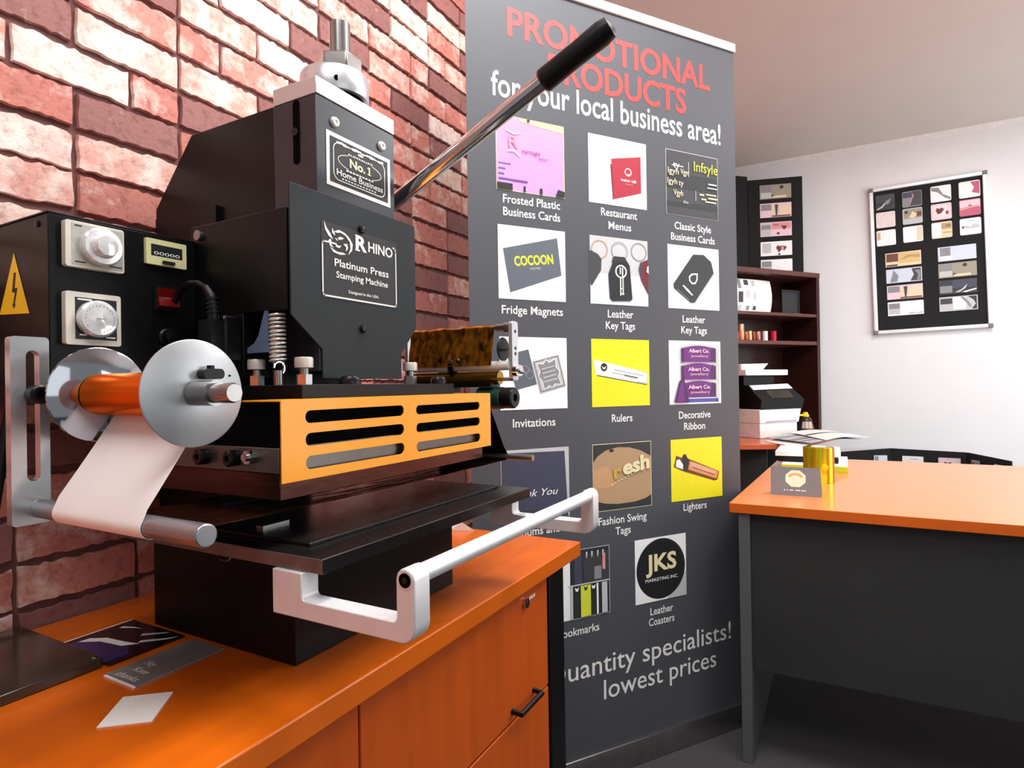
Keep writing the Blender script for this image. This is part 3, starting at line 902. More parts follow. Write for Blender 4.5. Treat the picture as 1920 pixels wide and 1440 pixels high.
def foil():
    """the roll on the axle with its white-backed ribbon threaded through the press"""
    ox, oy, oz = 0.676, 0.582, DZ
    t = thing('foil_roll', 'orange metallic foil roll with white-backed ribbon threaded through the press', 'foil roll', (ox - 0.3234, oy + 0.036, oz + 0.3335))
    lx, ly, lz = -0.3234, 0.036, 0.3335
    b = MB()
    ya, yb = -0.0437 - ly, 0.1135 - ly
    prof = []
    for i in range(60):
        a = 2 * math.pi * i / 60
        prof.append((0.0221 * math.cos(a) * (1 + 0.012 * math.cos(5 * a)), 0.0221 * math.sin(a) * (1 + 0.012 * math.cos(5 * a + 1))))
    inn = ellipse(0, 0, 0.0085, 0.0085, 60)
    for yy, s in ((ya, 1), (yb, -1)):
        n = 60
        b.add([(p, yy, q) for p, q in prof] + [(p, yy, q) for p, q in inn], [(i, (i + 1) % n, n + (i + 1) % n, n + i)[::s] for i in range(n)], 1)
    b.add([(p, ya, q) for p, q in prof] + [(p, yb, q) for p, q in prof], [(i, 60 + i, 60 + (i + 1) % 60, (i + 1) % 60) for i in range(60)], 0)
    b.build('wound_foil', ['foil_orange', 'gold_roll'], t, smooth=60)
    path = [(-0.3046, 0.3211)]
    for i in range(1, 10):
        s = i / 10
        path.append((-0.3046 + (-0.3725 + 0.3046) * s, 0.3211 + (0.2215 - 0.3211) * s - 0.0012 * math.sin(math.pi * s)))
    for i in range(9):
        a = R(146.5 + (270 - 146.5) * i / 8)
        path.append((-0.361 + 0.0110 * math.cos(a), 0.2145 + 0.0110 * math.sin(a)))
    n_white = len(path)
    b = MB()

    def ribbon(path, y0, y1, wave=0.0):
        th = 0.00025
        n = len(path)
        nor = []
        for i in range(n):
            dx = path[min(i + 1, n - 1)][0] - path[max(i - 1, 0)][0]
            dz = path[min(i + 1, n - 1)][1] - path[max(i - 1, 0)][1]
            L = math.hypot(dx, dz)
            nor.append((-dz / L, dx / L))
        ys = [y0 + (y1 - y0) * k / 12 for k in range(13)]
        vs = []
        for side in (-1, 1):
            for i, (x, z) in enumerate(path):
                for k, y in enumerate(ys):
                    wv = wave * math.sin(k * 1.7 + i * 0.6) * math.sin(i * 0.9 + k * 0.4)
                    vs.append((x + nor[i][0] * (side * th + wv) - lx, y - ly, z + nor[i][1] * (side * th + wv) - lz))
        fs, N = [], n * 13
        for i in range(n - 1):
            for k in range(12):
                q = (i * 13 + k, i * 13 + k + 1, (i + 1) * 13 + k + 1, (i + 1) * 13 + k)
                fs.append(q)
                fs.append(tuple(N + j for j in q[::-1]))
            fs.append((i * 13, (i + 1) * 13, N + (i + 1) * 13, N + i * 13))
            fs.append((i * 13 + 12, N + i * 13 + 12, N + (i + 1) * 13 + 12, (i + 1) * 13 + 12))
        return vs, fs
    b.add(*ribbon(path, -0.041, 0.112), 0)
    b.build('white_ribbon', 'foil_white', t, smooth=60)
    b = MB()
    p2 = [(-0.361, 0.2035)] + [(-0.361 + 0.651 * s / 24, 0.2035 - 0.0046 * s / 24 - 0.002 * math.sin(math.pi * s / 24)) for s in range(1, 25)]
    for i in range(1, 7):
        a = R(270 + 160 * i / 6)
        p2.append((0.29 + 0.0062 * math.cos(a), 0.205 + 0.0062 * math.sin(a)))
    for s in range(1, 7):
        p2.append((0.2882 + (0.232 - 0.2882) * s / 6, 0.2109 + (0.300 - 0.2109) * s / 6))
    b.add(*ribbon(p2, -0.041, 0.112, 0.0006), 0)
    b.build('foil_web', 'foil_web_dark', t, smooth=60)
    b = MB()
    p3 = [(0.29 + 0.0058 * math.cos(R(a)), 0.4445 + 0.0058 * math.sin(R(a))) for a in (60, 90, 120, 150, 180)] + [(0.2838 - 0.0135 * s / 8, 0.4400 - 0.066 * s / 8) for s in range(1, 9)]
    b.add(*ribbon(p3, -0.0215, 0.172, 0.0017), 0)
    b.build('waste_foil', 'foil_bronze', t, smooth=60)
    b = MB().cyl((0.29 - lx, -0.03 - ly, 0.3515 - lz), (0.29 - lx, 0.172 - ly, 0.3515 - lz), 0.0125, 26)
    b.build('rewound_foil', 'gold_roll', t)


foil()

# ================================================================== the pull-up banner
def banner():
    t = thing('pull_up_banner', 'tall charcoal pull-up banner with rows of product photos and a red heading', 'banner', (1.484, 0.605, 0), -35)
    U0, U1, V0, V1 = -0.314, 0.583, 0.065, 2.09
    sh = MB().box(U0, U1, 0.0, 0.0008, V0, V1).build('graphic_sheet', 'banner_grey', t, smooth=0)
    MB().prism([(-0.010, 0.0), (-0.010, 0.05), (-0.006, 0.068), (0.03, 0.068), (0.10, 0.03), (0.10, 0.0)], 'yz', U0 + 0.02, U1 + 0.01).build('base_cassette', 'steel', t, bevel=0.002)
    MB().box(U0 - 0.004, U1 + 0.004, -0.006, 0.010, V1 - 0.012, V1 + 0.016).build('top_rail', 'aluminium', t, bevel=0.003)
    MB().cyl((0.135, 0.022, 0.06), (0.135, 0.022, V1), 0.008, 14).build('support_pole', 'steel', t)

    def lettering(name, rows, m='print_white'):
        b = MB()
        for s, base, cap, kw in rows:
            b.text(s, -0.0006, base, cap, **kw)
        return b.build(name, m, t, smooth=0)
    hd = lettering('heading', [('PROMOTIONAL', 1.941, 0.069, dict(x0=-0.20, x1=0.482, bold=0.022)), ('PRODUCTS', 1.852, 0.069, dict(x0=-0.082, x1=0.386, bold=0.022))], 'heading_red')
    hd['label'] = 'red heading letters'
    lettering('subheading', [('for your local business area!', 1.7815, 0.0615, dict(x0=-0.247, x1=0.522, bold=0.010))])
    lettering('slogan', [('Quantity specialists!', 0.2755, 0.0515, dict(x0=-0.118, x1=0.532, bold=0.003)), ('lowest prices', 0.2035, 0.0515, dict(x0=0.062, x1=0.470, bold=0.003))])
    CA, CB, CC = -0.1365, 0.136, 0.4065
    c = 0.0205
    for rows in ([('Frosted Plastic', 1.5165, c, dict(x0=-0.219, x1=-0.053)), ('Business Cards', 1.4845, c, dict(x0=-0.219, x1=-0.053))],
                 [('Restaurant', 1.5175, c, dict(x0=0.077, x1=0.199)), ('Menus', 1.4825, c, dict(x0=0.101, x1=0.178))],
                 [('Classic Style', 1.507, c, dict(x0=0.335, x1=0.477)), ('Business Cards', 1.4745, c, dict(x0=0.321, x1=0.491))],
                 [('Fridge Magnets', 1.2375, c, dict(x0=-0.227, x1=-0.049))],
                 [('Leather', 1.2395, c, dict(x0=0.094, x1=0.181)), ('Key Tags', 1.2075, c, dict(x0=0.087, x1=0.186))],
                 [('Leather', 1.2345, c, dict(x0=0.360, x1=0.448)), ('Key Tags', 1.2025, c, dict(x0=0.354, x1=0.454))],
                 [('Invitations', 0.951, c, dict(x0=-0.201, x1=-0.077))],
                 [('Rulers', 0.9525, c, dict(x0=0.102, x1=0.172))],
                 [('Decorative', 0.9525, c, dict(x0=0.340, x1=0.463)), ('Ribbon', 0.919, c, dict(x0=0.359, x1=0.441))],
                 [('Albums and', 0.674, c, dict(x0=-0.207, x1=-0.069))],
                 [('Fashion Swing', 0.674, c, dict(x0=0.053, x1=0.216)), ('Tags', 0.6425, c, dict(x0=0.108, x1=0.160))],
                 [('Lighters', 0.6825, c, dict(x0=0.352, x1=0.442))],
                 [('Bookmarks', 0.394, c, dict(x0=-0.080, x1=0.050))],
                 [('Leather', 0.4005, c, dict(x0=0.224, x1=0.307)), ('Coasters', 0.3705, c, dict(x0=0.218, x1=0.311))]):
        lettering('caption', [(s, b_, cp, dict(k, bold=0.012)) for s, b_, cp, k in rows])

    def picture(x0, x1, z0, z1, label, shapes, texts=(), border=None):
        mats, b = [], MB()

        def mi(k):
            if k not in mats:
                mats.append(k)
            return mats.index(k)
        P = lambda a, c_: (x0 + a * (x1 - x0), z0 + c_ * (z1 - z0))
        y = -0.0006
        if border:
            w = 0.0016
            b.rect(x0 - w, x1 + w, z0 - w, z1 + w, y, mi(border))
        for i, (k, pts) in enumerate(shapes):
            b.flat([P(min(1, max(0, a)), min(1, max(0, c_))) for a, c_ in pts], y - 0.0002 * (i + 1), mi(k))
        yt = y - 0.0002 * (len(shapes) + 1)
        for k, s, bx, bz, cp, xe, kw in texts:
            b.text(s, yt, bz * (z1 - z0) + z0, cp * (z1 - z0), x0 + bx * (x1 - x0), x0 + xe * (x1 - x0), m=mi(k), **kw)
        o = b.build('printed_picture', mats, t, smooth=0)
        o['label'] = label
    q = lambda a, c_, d, e: [(a, c_), (d, c_), (d, e), (a, e)]
    full = q(0, 0, 1, 1)
    ring = lambda cx, cz, r, w, a0=0, a1=360, n=30: [(cx + r * math.cos(R(a0 + (a1 - a0) * i / n)), cz + r * math.sin(R(a0 + (a1 - a0) * i / n))) for i in range(n + 1)] + \
        [(cx + (r - w) * math.cos(R(a1 - (a1 - a0) * i / n)), cz + (r - w) * math.sin(R(a1 - (a1 - a0) * i / n))) for i in range(n + 1)]
    rows = ((1.549, 1.7355), (1.2745, 1.460), (0.995, 1.1795), (0.7125, 0.8925))
    A, B_, C_ = (-0.235, -0.0395), (0.038, 0.234), (0.307, 0.506)
    # 1 frosted card
    picture(*A, *rows[0], 'printed photo of a pink frosted card', [
        ('p_pink', full), ('p_lilac', q(0.78, 0, 1, 0.86)), ('p_skin', [(0.35, 0.95), (1, 0.9), (1, 1), (0.3, 1)]),
        ('p_lilac', q(0, 0, 0.2, 0.42)), ('p_violet', q(0.02, 0.34, 0.2, 0.36)), ('p_violet', q(0.02, 0.27, 0.12, 0.29)), ('p_violet', q(0.02, 0.20, 0.1, 0.22)), ('p_violet', q(0.02, 0.13, 0.44, 0.155)),
        ('p_black', q(0, 0, 0.22, 0.09)), ('p_black', q(0.38, 0, 0.41, 0.08)), ('p_black', q(0.62, 0, 0.66, 0.08)), ('p_black', [(0.86, 0.0), (1, 0.0), (1, 0.08), (0.9, 0.1)]),
        ('p_white', [(0.13, 0.80), (0.25, 0.76), (0.34, 0.79), (0.34, 0.80), (0.25, 0.78), (0.13, 0.82)]), ('p_white', [(0.16, 0.52), (0.24, 0.53), (0.33, 0.47), (0.34, 0.48), (0.25, 0.55), (0.16, 0.54)]), ('p_black', q(0.44, 0.97, 0.48, 1)), ],
        [('p_dmaroon', 'vantage', 0.36, 0.53, 0.055, 0.63, dict(shear=0.2)), ('p_dmaroon', 'salon', 0.60, 0.47, 0.04, 0.74, dict(shear=0.2)), ('p_rose', 'R', 0.17, 0.58, 0.16, 0.31, {})], 'p_cream')
    # 2 menu
    picture(*B_, *rows[0], 'printed photo of a maroon menu folder', [
        ('p_white', full), ('p_palepink', [(0.36, 0.68), (0.38, 0.16), (0.24, 0.34)]), ('p_light', [(0.345, 0.69), (0.365, 0.10), (0.41, 0.08), (0.385, 0.68)]),
        ('p_maroon', [(0.36, 0.68), (0.90, 0.79), (0.90, 0.24), (0.40, 0.085)]), ('p_dmaroon', [(0.36, 0.68), (0.385, 0.685), (0.42, 0.09), (0.40, 0.085)]), ('p_light', [(0.345, 0.69), (0.38, 0.69), (0.385, 0.6), (0.36, 0.6)]),
        ('p_white', ring(0.67, 0.525, 0.06, 0.014)), ('p_white', q(0.665, 0.46, 0.685, 0.50))],
        [('p_white', 'mentor cafe', 0.54, 0.375, 0.05, 0.81, {}), ('p_rose', 'kitchen', 0.62, 0.33, 0.025, 0.76, {})])
    # 3 classic cards
    picture(*C_, *rows[0], 'printed photo of gold-lettered black business cards', [
        ('p_dark', full), ('p_charcoal', q(0, 0.42, 1, 0.66)), ('p_charcoal', [(0, 0), (1, 0.0), (1, 0.22), (0, 0.2)]), ('p_dark', [(0, 0.0), (1, 0), (1, 0.12), (0, 0.12)]),
        ('p_light', q(0.42, 0.62, 0.43, 0.86)), ('p_light', q(0.55, 0.26, 0.56, 0.42)), ('p_white', q(0.1, 0.76, 0.32, 0.775)), ('p_cream', q(0.63, 0.36, 0.72, 0.385)), ('p_cream', q(0.76, 0.38, 0.96, 0.40)), ('p_cream', q(0.66, 0.29, 0.76, 0.315)), ('p_cream', q(0.80, 0.32, 0.98, 0.345)), ('p_cream', q(0.74, 0.26, 0.96, 0.28)), ('p_white', q(0.8, 0.55, 0.97, 0.57)), ('p_white', q(0.78, 0.49, 0.98, 0.505))],
        [('p_lime', 'Infsyle', 0.52, 0.73, 0.155, 0.99, {}), ('p_cream', 'lgyh', 0.02, 0.63, 0.09, 0.22, {}), ('p_cream', 'Vgyn', 0.26, 0.64, 0.09, 0.42, {}), ('p_cream', 'lgyh', 0.01, 0.47, 0.09, 0.19, {}), ('p_cream', 'ty', 0.22, 0.46, 0.09, 0.31, {}), ('p_cream', 'Vgyh', 0.12, 0.30, 0.09, 0.30, {}), ('p_light', 'the', 0.30, 0.19, 0.05, 0.40, {}), ('p_white', 'ty', 0.12, 0.73, 0.10, 0.24, {})], 'p_light')
    # 4 fridge magnet
    picture(*A, *rows[1], 'printed photo of a grey fridge magnet reading COCOON', [
        ('p_white', full), ('p_light', [(0.07, 0.66), (0.165, 0.085), (0.18, 0.08), (0.09, 0.66)]), ('p_grey', [(0.07, 0.68), (0.875, 0.895), (0.935, 0.37), (0.165, 0.09)])],
        [('p_lime', 'COCOON', 0.235, 0.455, 0.125, 0.82, dict(bold=0.035, rot=7)), ('p_light', 'HOMES', 0.46, 0.415, 0.032, 0.62, dict(rot=7))])
    # 5 key tags
    tagp = lambda cx, s=1.0: [(cx - 0.125 * s, 0.62), (cx - 0.02 - 0.08 * s, 0.72), (cx + 0.08 * s, 0.72), (cx + 0.17 * s, 0.60), (cx + 0.21 * s, 0.10), (cx + 0.17 * s, 0.07), (cx - 0.14 * s, 0.055), (cx - 0.18 * s, 0.10), (cx - 0.20 * s, 0.45)]
    picture(*B_, *rows[1], 'printed photo of three leather key tags with rings', [
        ('p_light', full), ('p_paleblue', q(0.0, 0.0, 1.0, 0.45)), ('p_mid', ring(0.5, 0.80, 0.145, 0.016)), ('p_tan', ring(0.16, 0.80, 0.14, 0.018)), ('p_mid', ring(0.84, 0.82, 0.14, 0.016)), ('p_light', ring(0.5, 0.80, 0.13, 0.012)),
        ('p_dark', [(0.0, 0.78), (0.13, 0.73), (0.19, 0.66), (0.18, 0.5), (0.02, 0.26), (0.0, 0.3)]), ('p_dmaroon', [(1, 0.72), (0.86, 0.66), (0.83, 0.56), (0.87, 0.42), (1.0, 0.18)]), ('p_dark', [(0.86, 0.66), (0.9, 0.68), (0.87, 0.44), (0.97, 0.25), (1, 0.18), (0.87, 0.4), (0.83, 0.56)]),
        ('p_black', tagp(0.5)), ('p_charcoal', [(0.38, 0.70), (0.56, 0.705), (0.62, 0.66), (0.36, 0.63)]), ('p_white', ring(0.515, 0.50, 0.10, 0.022)), ('p_white', q(0.492, 0.46, 0.512, 0.56)), ('p_white', q(0.53, 0.42, 0.55, 0.56)), ('p_white', q(0.492, 0.14, 0.512, 0.40)), ('p_white', q(0.495, 0.24, 0.555, 0.255)), ('p_light', q(0.53, 0.15, 0.555, 0.40)), ('p_white', q(0.50, 0.16, 0.56, 0.175)), ('p_white', [(1.0, 0.5), (0.96, 0.53), (0.97, 0.6), (1, 0.62)])])
    # 6 key tag
    body = rot2([(0.32, 0.78), (0.44, 0.88), (0.58, 0.88), (0.70, 0.78), (0.70, 0.28), (0.66, 0.24), (0.36, 0.24), (0.32, 0.28)], (0.5, 0.5), -36)
    body = [(0.46 + (a - 0.5) * 1.32, 0.47 + (c_ - 0.5) * 1.22) for a, c_ in body]
    drop = lambda s: [(0.43 + 0.10 * s + 0.075 * s * math.cos(a) * (1 if math.cos(a) < 0 else 1), 0.46) for a in (0,)]
    picture(*C_, *rows[1], 'printed photo of one tilted black key tag', [
        ('p_white', full), ('p_light', ring(0.76, 0.72, 0.155, 0.014)), ('p_light', [(a + 0.02, c_ - 0.02) for a, c_ in body]), ('p_charcoal', body),
        ('p_white', [(0.57, 0.58), (0.565, 0.47), (0.52, 0.405), (0.45, 0.40), (0.40, 0.45), (0.395, 0.52), (0.45, 0.57)]), ('p_charcoal', [(0.545, 0.555), (0.54, 0.475), (0.51, 0.43), (0.455, 0.425), (0.425, 0.46), (0.42, 0.51), (0.465, 0.545)]),
        ] + [('p_white', rot2(q(0.27 + 0.03 * k, 0.36 - 0.03 * k, 0.42 + 0.03 * k - 0.02 * (k % 2), 0.385 - 0.03 * k), (0.27 + 0.03 * k, 0.36 - 0.03 * k), -36)) for k in range(3)] + [('p_mid', rot2(q(0.16, 0.30, 0.44, 0.31), (0.16, 0.30), -36))])
    # 7 invitations
    inv = rot2(q(0.52, 0.26, 0.93, 0.72), (0.72, 0.49), 14)
    inv2 = rot2([(0.60, 0.30), (0.68, 0.34), (0.72, 0.30), (0.77, 0.34), (0.86, 0.31), (0.84, 0.42), (0.88, 0.49), (0.84, 0.56), (0.86, 0.67), (0.76, 0.64), (0.72, 0.69), (0.67, 0.64), (0.58, 0.67), (0.60, 0.56), (0.56, 0.49), (0.60, 0.42)], (0.72, 0.49), 14)
    picture(*A, *rows[2], 'printed photo of two grey invitation cards', [
        ('p_white', full), ('p_grey', rot2(q(0.16, 0.30, 0.48, 0.80), (0.32, 0.55), 14)), ('p_mid', ring(0.36, 0.55, 0.06, 0.012)), ('p_mid', ring(0.43, 0.48, 0.06, 0.012)), ('p_light', inv), ('p_mid', rot2(q(0.53, 0.27, 0.92, 0.71), (0.72, 0.49), 14)), ('p_light', rot2(q(0.55, 0.29, 0.90, 0.69), (0.72, 0.49), 14)),
        ('p_white', [(0.72 + (a - 0.72) * 1.08, 0.49 + (c_ - 0.49) * 1.08) for a, c_ in inv2]), ('p_mid', inv2)] + [('p_light', rot2(q(0.62, z, 0.82, z + 0.018), (0.72, 0.49), 14)) for z in (0.39, 0.45, 0.51, 0.57)])
    # 8 ruler
    rul = [(0.03, 0.70), (0.07, 0.475), (0.96, 0.32), (0.97, 0.50)]
    picture(*B_, *rows[2], 'printed photo of a white ruler on yellow', [
        ('p_yellow', full), ('p_dark', [(0.08, 0.47), (0.10, 0.455), (0.955, 0.31), (0.95, 0.335)]), ('p_white', rul), ('p_light', [(0.75, 0.55), (0.97, 0.50), (0.96, 0.32), (0.76, 0.36)]), ('p_white', [(0.75, 0.54), (0.955, 0.485), (0.945, 0.345), (0.74, 0.375)]), ('p_black', ellipse(0.205, 0.585, 0.055, 0.06, 20)), ('p_white', [(0.17, 0.60), (0.205, 0.575), (0.24, 0.60), (0.225, 0.555), (0.185, 0.555)]),
        ('p_mid', [(0.38, 0.545), (0.9, 0.45), (0.9, 0.456), (0.38, 0.553)]), ('p_mid', [(0.34, 0.505), (0.6, 0.455), (0.6, 0.462), (0.34, 0.513)]), ('p_dark', [(0.55, 0.46), (0.78, 0.415), (0.78, 0.43), (0.55, 0.475)])])
    # 9 ribbon
    def reel(z):
        return [('p_light', [(0.20, z - 0.01)] + [(0.20 + 0.72 * i / 10, z + 0.24 + 0.05 * math.sin(math.pi * i / 10)) for i in range(11)] + [(0.92, z - 0.01)]),
                ('p_purple', [(0.215, z)] + [(0.215 + 0.685 * i / 10, z + 0.215 + 0.05 * math.sin(math.pi * i / 10)) for i in range(11)] + [(0.90, z)]), ('p_dpurple', [(0.78, z + 0.01), (0.90, z), (0.90, z + 0.22), (0.82, z + 0.24)]), ('p_dpurple', [(0.215, z), (0.27, z), (0.27, z + 0.23), (0.215, z + 0.215)])]
    picture(*C_, *rows[2], 'printed photo of three stacked purple ribbon reels', [('p_white', full), ('p_blue', q(0.12, 0.02, 0.95, 0.08))] + reel(0.10) + reel(0.385) + reel(0.665) + [('p_dpurple', [(0.07, 0.03), (0.17, 0.36), (0.26, 0.42), (0.36, 0.03)]), ('p_purple', [(0.12, 0.03), (0.2, 0.34), (0.25, 0.36), (0.27, 0.03)]), ('p_light', q(0.93, 0.02, 0.955, 0.95))],
            [('p_palepink', 'Albert Co.', 0.36, 0.82, 0.055, 0.76, dict(bold=0.03)), ('p_palepink', 'jewellery', 0.40, 0.745, 0.04, 0.74, {}), ('p_palepink', 'Albert Co.', 0.34, 0.525, 0.055, 0.76, dict(bold=0.03)), ('p_palepink', 'jewellery', 0.38, 0.455, 0.04, 0.74, {}), ('p_palepink', 'Albert Co.', 0.34, 0.24, 0.055, 0.78, dict(bold=0.03)), ('p_palepink', 'jewellery', 0.38, 0.165, 0.04, 0.76, {})], 'p_light')
    # 10 thank you card
    picture(*A, *rows[3], 'printed photo of a navy thank you card', [('p_light', full), ('p_navy', [(0, 0), (0.985, 0.0), (0.94, 0.95), (0.0, 0.97)]), ('p_dark', [(0, 0), (0.985, 0), (0.98, 0.12), (0, 0.16)]), ('p_charcoal', [(0.0, 0), (1, 0), (0.98, 0.02), (0, 0.03)])],
            [('p_white', 'Thank You', -0.02 + 0.14, 0.335, 0.10, 0.83, dict(shear=0.35))], 'p_light')
    # 11 swing tag
    disc = [(0.06 + 0, 0.62)] + [(0.06 + 0.94 * i / 12, 0.80 + 0.13 * math.sin(math.pi * (0.08 + 0.72 * i / 12))) for i in range(13)]
    picture(*B_, *rows[3], 'printed photo of a round tan swing tag', [('p_charcoal', full), ('p_tan', [(0.0, 0.74), (0.08, 0.83), (0.22, 0.91), (0.42, 0.945), (0.62, 0.93), (0.82, 0.87), (1.0, 0.77), (1.0, 0.17), (0.9, 0.12), (0.7, 0.085), (0.4, 0.08), (0.18, 0.11), (0.0, 0.17)]), ('p_bronze', [(0.0, 0.62), (0.22, 0.68), (0.38, 0.52), (0.36, 0.36), (0.0, 0.32)]), ('p_black', ellipse(0.31, 0.90, 0.04, 0.022, 14)),
            ] + [('p_cream', rot2(q(0.30 + 0.055 * k, 0.375 + 0.022 * k, 0.33 + 0.055 * k, 0.39 + 0.022 * k), (0.3, 0.375), 0)) for k in range(12)],
            [('p_cream', 'esh', 0.50, 0.52, 0.21, 0.98, dict(bold=0.04, rot=9, shear=0.1)), ('p_gold', 'r', 0.34, 0.47, 0.21, 0.48, dict(bold=0.03, rot=6))], 'p_cream')
    # 12 lighter
    picture(*C_, *rows[3], 'printed photo of a copper lighter on yellow', [('p_yellow', full), ('p_brown', [(0.05, 0.56), (0.10, 0.74), (0.20, 0.70), (0.28, 0.76), (0.32, 0.68), (0.94, 0.42), (0.90, 0.28), (0.84, 0.27), (0.22, 0.48)]), ('p_white', [(0.09, 0.56), (0.10, 0.66), (0.16, 0.68), (0.23, 0.58), (0.22, 0.51)]), ('p_black', [(0.25, 0.48), (0.30, 0.47), (0.34, 0.66), (0.24, 0.76), (0.21, 0.70)]), ('p_copper', [(0.32, 0.50), (0.36, 0.64), (0.92, 0.42), (0.88, 0.30)]), ('p_skin', [(0.36, 0.54), (0.38, 0.62), (0.86, 0.43), (0.85, 0.38)]), ('p_brown', [(0.40, 0.54), (0.84, 0.375), (0.84, 0.365), (0.40, 0.53)])])
    # 13 bookmarks
    sh_ = [('p_charcoal', full), ('p_white', q(0.0, 0.0, 0.33, 1.0)), ('p_navy', q(0.40, 0.50, 0.53, 0.93)), ('p_dark', q(0.55, 0.50, 0.98, 0.93)), ('p_mid', q(0.74, 0.53, 0.86, 0.72)), ('p_rose', q(0.88, 0.66, 0.93, 0.90)), ('p_light', q(0.30, 0.48, 1.0, 0.50)), ('p_light', q(0.33, 0.0, 0.37, 0.5)), ('p_lime', q(0.50, 0.01, 0.67, 0.47)), ('p_white', q(0.77, 0.01, 0.80, 0.47)), ('p_light', q(0.86, 0.01, 0.955, 0.47))]
    for cx, k in ((0.435, 'p_white'), (0.585, 'p_dark'), (0.715, 'p_white')):
        sh_.append((k, [(cx - 0.035, 0.46), (cx, 0.435), (cx + 0.035, 0.46), (cx + 0.02, 0.40), (cx - 0.02, 0.40)]))
    for cx in (0.60, 0.69, 0.79, 0.88):
        sh_.append(('p_light', [(cx - 0.012, 0.96), (cx + 0.02, 0.96), (cx + 0.01, 0.88), (cx - 0.005, 0.86)]))
    picture(-0.1015, 0.085, 0.4375, 0.6175, 'printed photo of striped bookmarks', sh_, (), 'p_light')
    # 14 coaster
    picture(0.1725, 0.358, 0.438, 0.6185, 'printed photo of a round black coaster', [('p_white', full), ('p_light', [(0.6, 0.0), (1, 0.0), (1, 0.4)]), ('p_black', ellipse(0.50, 0.50, 0.475, 0.475, 44)), ('p_charcoal', ellipse(0.50, 0.505, 0.455, 0.455, 44)), ('p_black', ellipse(0.49, 0.50, 0.45, 0.45, 44))],
            [('p_cream', 'JKS', 0.20, 0.48, 0.25, 0.80, dict(bold=0.03)), ('p_white', 'MARKETING INC.', 0.19, 0.315, 0.05, 0.83, {})])


banner()

# ================================================================== the right desk
def right_desk():
    t = thing('office_desk', 'orange desk with glare-tinted peach top and charcoal panels in front of the white wall', 'desk', (1.756, 0.273, 0))
    ox, oy = 1.756, 0.273
    T = 0.72
    b = MB().prism([(0, 0), (1.177, -0.043), (1.165, -1.42), (-0.003, -1.42)], 'xy', T - 0.028, T)
    for i, f in enumerate(b.f):
        b.m[i] = 0 if i in (0, 1) else 1
    b.build('top', ['desk_top_glare', 'desk_edge'], t, bevel=0.002, smooth=20)
    MB().box(0.006, 1.14, -0.052, -0.023, 0.0, T - 0.0285).build('end_panel', 'charcoal_edge', t, bevel=0.0015)
    MB().box(0.006, 1.14, -1.38, -1.352, 0.0, T - 0.0285).build('end_panel', 'charcoal_edge', t, bevel=0.0015)
    MB().box(0.026, 0.044, -1.351, -0.0525, 0.256, T - 0.0285).build('modesty_panel', 'charcoal_board', t)


right_desk()


def place(o, *loc):
    o.location = loc
    return o


def folded_card():
    t = thing('tent_card', 'grey folded card with gold emblem standing on the front edge of the peach desk', 'card', (1.9426, 0.1165, 0.72), -90)
    b = MB()
    b.add([(-0.066, -0.006, 0.0), (0.069, -0.006, 0.0), (0.0665, 0.004, 0.083), (-0.0655, 0.004, 0.083), (-0.066, -0.0045, 0.0), (0.069, -0.0045, 0.0), (0.0665, 0.0055, 0.083), (-0.0655, 0.0055, 0.083)],
          [(0, 1, 2, 3), (7, 6, 5, 4), (0, 4, 5, 1), (2, 6, 7, 3), (1, 5, 6, 2), (3, 7, 4, 0)])
    b.add([(0.0665, 0.0058, 0.083), (-0.0655, 0.0058, 0.083), (-0.066, 0.045, 0.0), (0.069, 0.045, 0.0), (0.0665, 0.0048, 0.083), (-0.0655, 0.0048, 0.083), (-0.066, 0.0435, 0.0), (0.069, 0.0435, 0.0)],
          [(0, 1, 2, 3), (7, 6, 5, 4), (0, 4, 5, 1), (2, 6, 7, 3), (1, 5, 6, 2), (3, 7, 4, 0)])
    b.build('folded_sheet', 'card_grey', t, smooth=0)
    e = MB()
    sl = lambda pts: [(a, -0.0066 + 0.010 * c / 0.083, c) for a, c in pts]
    octa = [(0.0015 + 0.029 * math.cos(R(22.5 + 45 * i)), 0.050 + 0.026 * math.sin(R(22.5 + 45 * i))) for i in range(8)]
    e.add(sl(octa), [list(range(8))], 0)
    arch = [(0.0015 + 0.020 * math.cos(R(180 * i / 10)), 0.054 + 0.013 * math.sin(R(180 * i / 10))) for i in range(11)] + [(0.0015 + 0.012 * math.cos(R(180 - 180 * i / 10)), 0.054 + 0.006 * math.sin(R(180 - 180 * i / 10))) for i in range(11)]
    e.add([(p[0], p[1] - 0.0003, p[2]) for p in sl(arch)], [list(range(22))], 1)
    for k, w in enumerate((0.005, 0.004, 0.008, 0.003, 0.009, 0.006, 0.008, 0.005)):
        x = -0.030 + 0.0078 * k
        e.add(sl([(x, 0.0145), (x + w * 0.85, 0.0145), (x + w * 0.85, 0.0178), (x, 0.0178)]), [(0, 1, 2, 3)], 2)
    e.build('gold_emblem', ['emblem_cream', 'p_ochre', 'print_white'], t, smooth=0)


folded_card()


